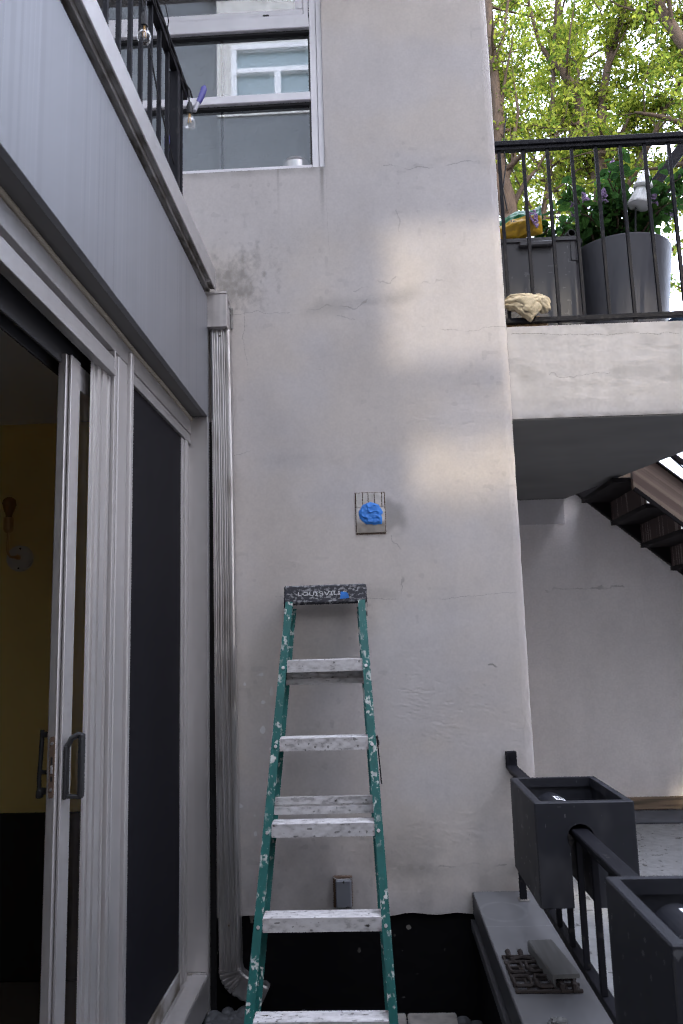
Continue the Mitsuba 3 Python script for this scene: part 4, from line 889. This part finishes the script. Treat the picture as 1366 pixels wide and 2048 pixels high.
FN = 'board_fence'  # unseen fence added to keep light off the wall base
for k in range(11):
    put(FN + '__plank', cbox(-.72 + .12 * k, -.605 + .12 * k, -1.02, -.995, .0, 2.85 + .01 * (k % 3), .003), 'old_wood')
put(FN + '__rail', cat([cbox(-.72, .6, -1.06, -1.0205, z, z + .08, .003) for z in (.4, 2.3)]), 'old_wood')
tag(FN, 'added board fence behind the viewer, keeping light off the wall base', 'fence')
NB = 'neighbour_house'  # unseen house added to cut skylight from the right
put(NB + '__wall', cat([prism_x(g, 7.2, 7.5) for g in [sbox(-2.2, -.02, 5.9, 9.5).difference(sbox(-.8, 1.0, .6, 2.3)).difference(sbox(2.2, 1.0, 3.6, 2.3))]] + [cbox(7.5, 12, -2.2, -1.9, -.02, 9.5, 0), cbox(7.5, 12, 5.6, 5.9, -.02, 9.5, 0)]), 'dull_brick')
for y0, y1 in ((-.8, .6), (2.2, 3.6)):
    w = put(NB + '__window', cbox(7.30, 7.34, y0, y1, 1.0, 2.3, 0), 'screen_dark')
put(NB + '__roof', cbox(7.1, 12.2, -2.3, 6.0, 9.501, 9.7, .02), 'roof_felt')
tag(NB, 'added unseen house right of the patio, blocking light from the side', 'house')

# ------------------------------------------------------------------ trees beyond the balcony
def tree(key, label, limbs, seed, nleaf, leafsize, cols, group=None, dens=1.0):
    r = np.random.default_rng(seed); wood = []; twigs = []
    def grow(pts, rad, depth):
        pts = np.array(pts); wood.append(tube(pts, rad, 8 if depth == 0 else 5, depth == 0))
        L_ = np.linalg.norm(np.diff(pts, axis=0), axis=1).sum()
        if depth >= 3: return
        if depth == 2: twigs.append(pts); return
        nb = int((2.6 if depth == 0 else 5.5) * L_ * dens) + 1
        for _ in range(nb):
            t = r.uniform(.18 if depth == 0 else .12, 1.0); k = min(len(pts) - 2, int(t * (len(pts) - 1))); f = t * (len(pts) - 1) - k
            p = pts[k] + (pts[k + 1] - pts[k]) * f
            if depth == 0 and p[2] < 4.2: continue
            ax = pts[k + 1] - pts[k]; ax /= np.linalg.norm(ax)
            d = ax * .55 + r.normal(0, .75, 3) * V(1, 1, .55) + V(0, .55 if depth == 0 else .15, .25); d /= np.linalg.norm(d)
            ln = r.uniform(.7, 1.9) if depth == 0 else r.uniform(.25, .75)
            q = [p]; dd = d.copy()
            for i in range(5):
                dd = dd + r.normal(0, .22, 3) + V(0, 0, .06); dd /= np.linalg.norm(dd); q.append(q[-1] + dd * ln / 5)
            r0 = np.interp(t * (len(pts) - 1), np.arange(len(pts)), rad) * (.45 if depth == 0 else .4)
            grow(q, np.linspace(max(.004, r0), .0025, 6), depth + 1)
    for pts, r0, r1 in limbs:
        pts = np.array(pts, float); n = 4
        tt = np.linspace(0, len(pts) - 1, (len(pts) - 1) * n + 1)
        from scipy.interpolate import PchipInterpolator
        fine = PchipInterpolator(np.arange(len(pts)), pts)(tt) + r.normal(0, .008, (len(tt), 3))
        grow(fine, np.linspace(r0 * 1.25, r1 * 1.2, len(fine)), 0)
    put(key + '__trunk', cat(wood), 'bark', smooth=True)
    P, Dn = [], []
    per = max(1, nleaf // len(twigs))
    for tw in twigs:
        for c in range(max(1, per // 11)):
            t = r.uniform(.2, 1); k = min(len(tw) - 2, int(t * (len(tw) - 1))); q = tw[k] + (tw[k + 1] - tw[k]) * r.uniform()
            o = q + r.normal(0, .035, 3)
            for _ in range(11):
                P.append(o + r.normal(0, .045, 3)); Dn.append(r.normal(0, 1, 3) + V(0, 0, -.35))
    P, Dn = np.array(P), np.array(Dn); n = len(P)
    m, c = diamonds(P, Dn, r.normal(0, .7, (n, 3)) + V(0, 0, .6), r.uniform(.6, 1.2, n) * leafsize, colours(n, r, cols, .16))
    put(key + '__crown', m, 'leaf', color=c)
    tag(key, label, 'tree', group)
spring = ((.052, .120, .020), (.40, .44, .065))
Yt = 10.2
tree('spring_tree', 'multi-stemmed tree in fresh yellow green leaf just right of the stucco wall',
     [([(2.02, Yt, -.05), (1.98, Yt, 3.2), (2.00, Yt, 7.15), (1.93, Yt + .1, 8.0), (1.94, Yt, 8.75), (1.90, Yt, 10.0), (1.95, Yt, 12.4)], .13, .03),
      ([(2.00, Yt, 7.15), (1.80, Yt - .1, 7.6), (1.63, Yt - .1, 8.2), (1.53, Yt, 8.7), (1.50, Yt, 9.2), (1.40, Yt, 10.4), (1.1, Yt, 12.0)], .085, .02),
      ([(1.93, Yt + .1, 7.9), (1.80, Yt + .2, 8.5), (1.82, Yt + .2, 9.3), (2.08, Yt + .1, 9.9), (2.3, Yt, 11.4)], .04, .012),
      ([(2.00, Yt, 6.2), (2.5, Yt + .4, 7.2), (2.75, Yt + .5, 8.4), (2.9, Yt + .5, 10), (3.0, Yt, 11.6)], .045, .012)], 5, 24000, .074, spring, None, 1.0)
tree('spring_tree', 'forked tree in fresh green leaf rising behind the lilac bush',
     [([(3.42, Yt + .5, -.05), (3.44, Yt + .5, 4), (3.42, Yt + .5, 7.55), (3.43, Yt + .5, 8.2)], .14, .10),
      ([(3.43, Yt + .5, 8.1), (3.26, Yt + .5, 8.85), (3.12, Yt + .4, 9.3), (2.98, Yt + .4, 9.6), (2.75, Yt + .4, 9.9), (2.5, Yt + .3, 11)], .075, .018),
      ([(3.43, Yt + .5, 8.1), (3.48, Yt + .6, 8.5), (3.56, Yt + .6, 9.15), (3.66, Yt + .5, 9.7), (3.86, Yt + .5, 10.3), (4.2, Yt + .4, 12)], .075, .02),
      ([(3.43, Yt + .5, 7.2), (3.9, Yt + .3, 8.0), (4.4, Yt + .2, 8.9), (5.0, Yt, 10.2)], .05, .014)], 17, 25000, .074, spring, None, 1.0)
Yc = Yt + 2.0
tree('spring_tree', 'slim straight tree in yellow green leaf between the two forked trees',
     [([(3.55, Yc, -.05), (3.52, Yc, 4), (3.53, Yc, 8.6), (3.50, Yc, 9.0), (3.54, Yc, 10.2), (3.46, Yc, 11.6), (3.5, Yc, 13.4)], .11, .03),
      ([(3.53, Yc, 8.0), (3.1, Yc, 8.8), (2.7, Yc + .2, 9.8), (2.4, Yc, 11.5)], .045, .012),
      ([(3.53, Yc, 7.0), (2.9, Yc, 7.8), (2.4, Yc + .2, 8.5), (2.0, Yc + .3, 9.6)], .045, .012)], 29, 21000, .076, ((.12, .19, .025), (.40, .44, .055)), None, 1.0)
tree('spring_tree', 'leafy tree with dark limbs entering at the upper right picture corner',
     [([(5.15, Yt - .4, -.05), (5.1, Yt - .4, 5), (5.0, Yt - .3, 7.8), (4.6, Yt - .3, 9.0), (4.15, Yt - .2, 10.2), (3.9, Yt, 11.8)], .14, .03),
      ([(5.0, Yt - .3, 7.6), (4.55, Yt - .2, 8.1), (4.1, Yt - .1, 8.45), (3.8, Yt, 8.6)], .05, .012),
      ([(5.0, Yt - .3, 8.0), (5.2, Yt, 9.6), (5.3, Yt, 12)], .07, .02),
      ([(5.05, Yt - .3, 6.6), (4.5, Yt, 7.1), (4.1, Yt + .2, 7.4)], .04, .012)], 41, 25000, .074, spring, None, 1.0)
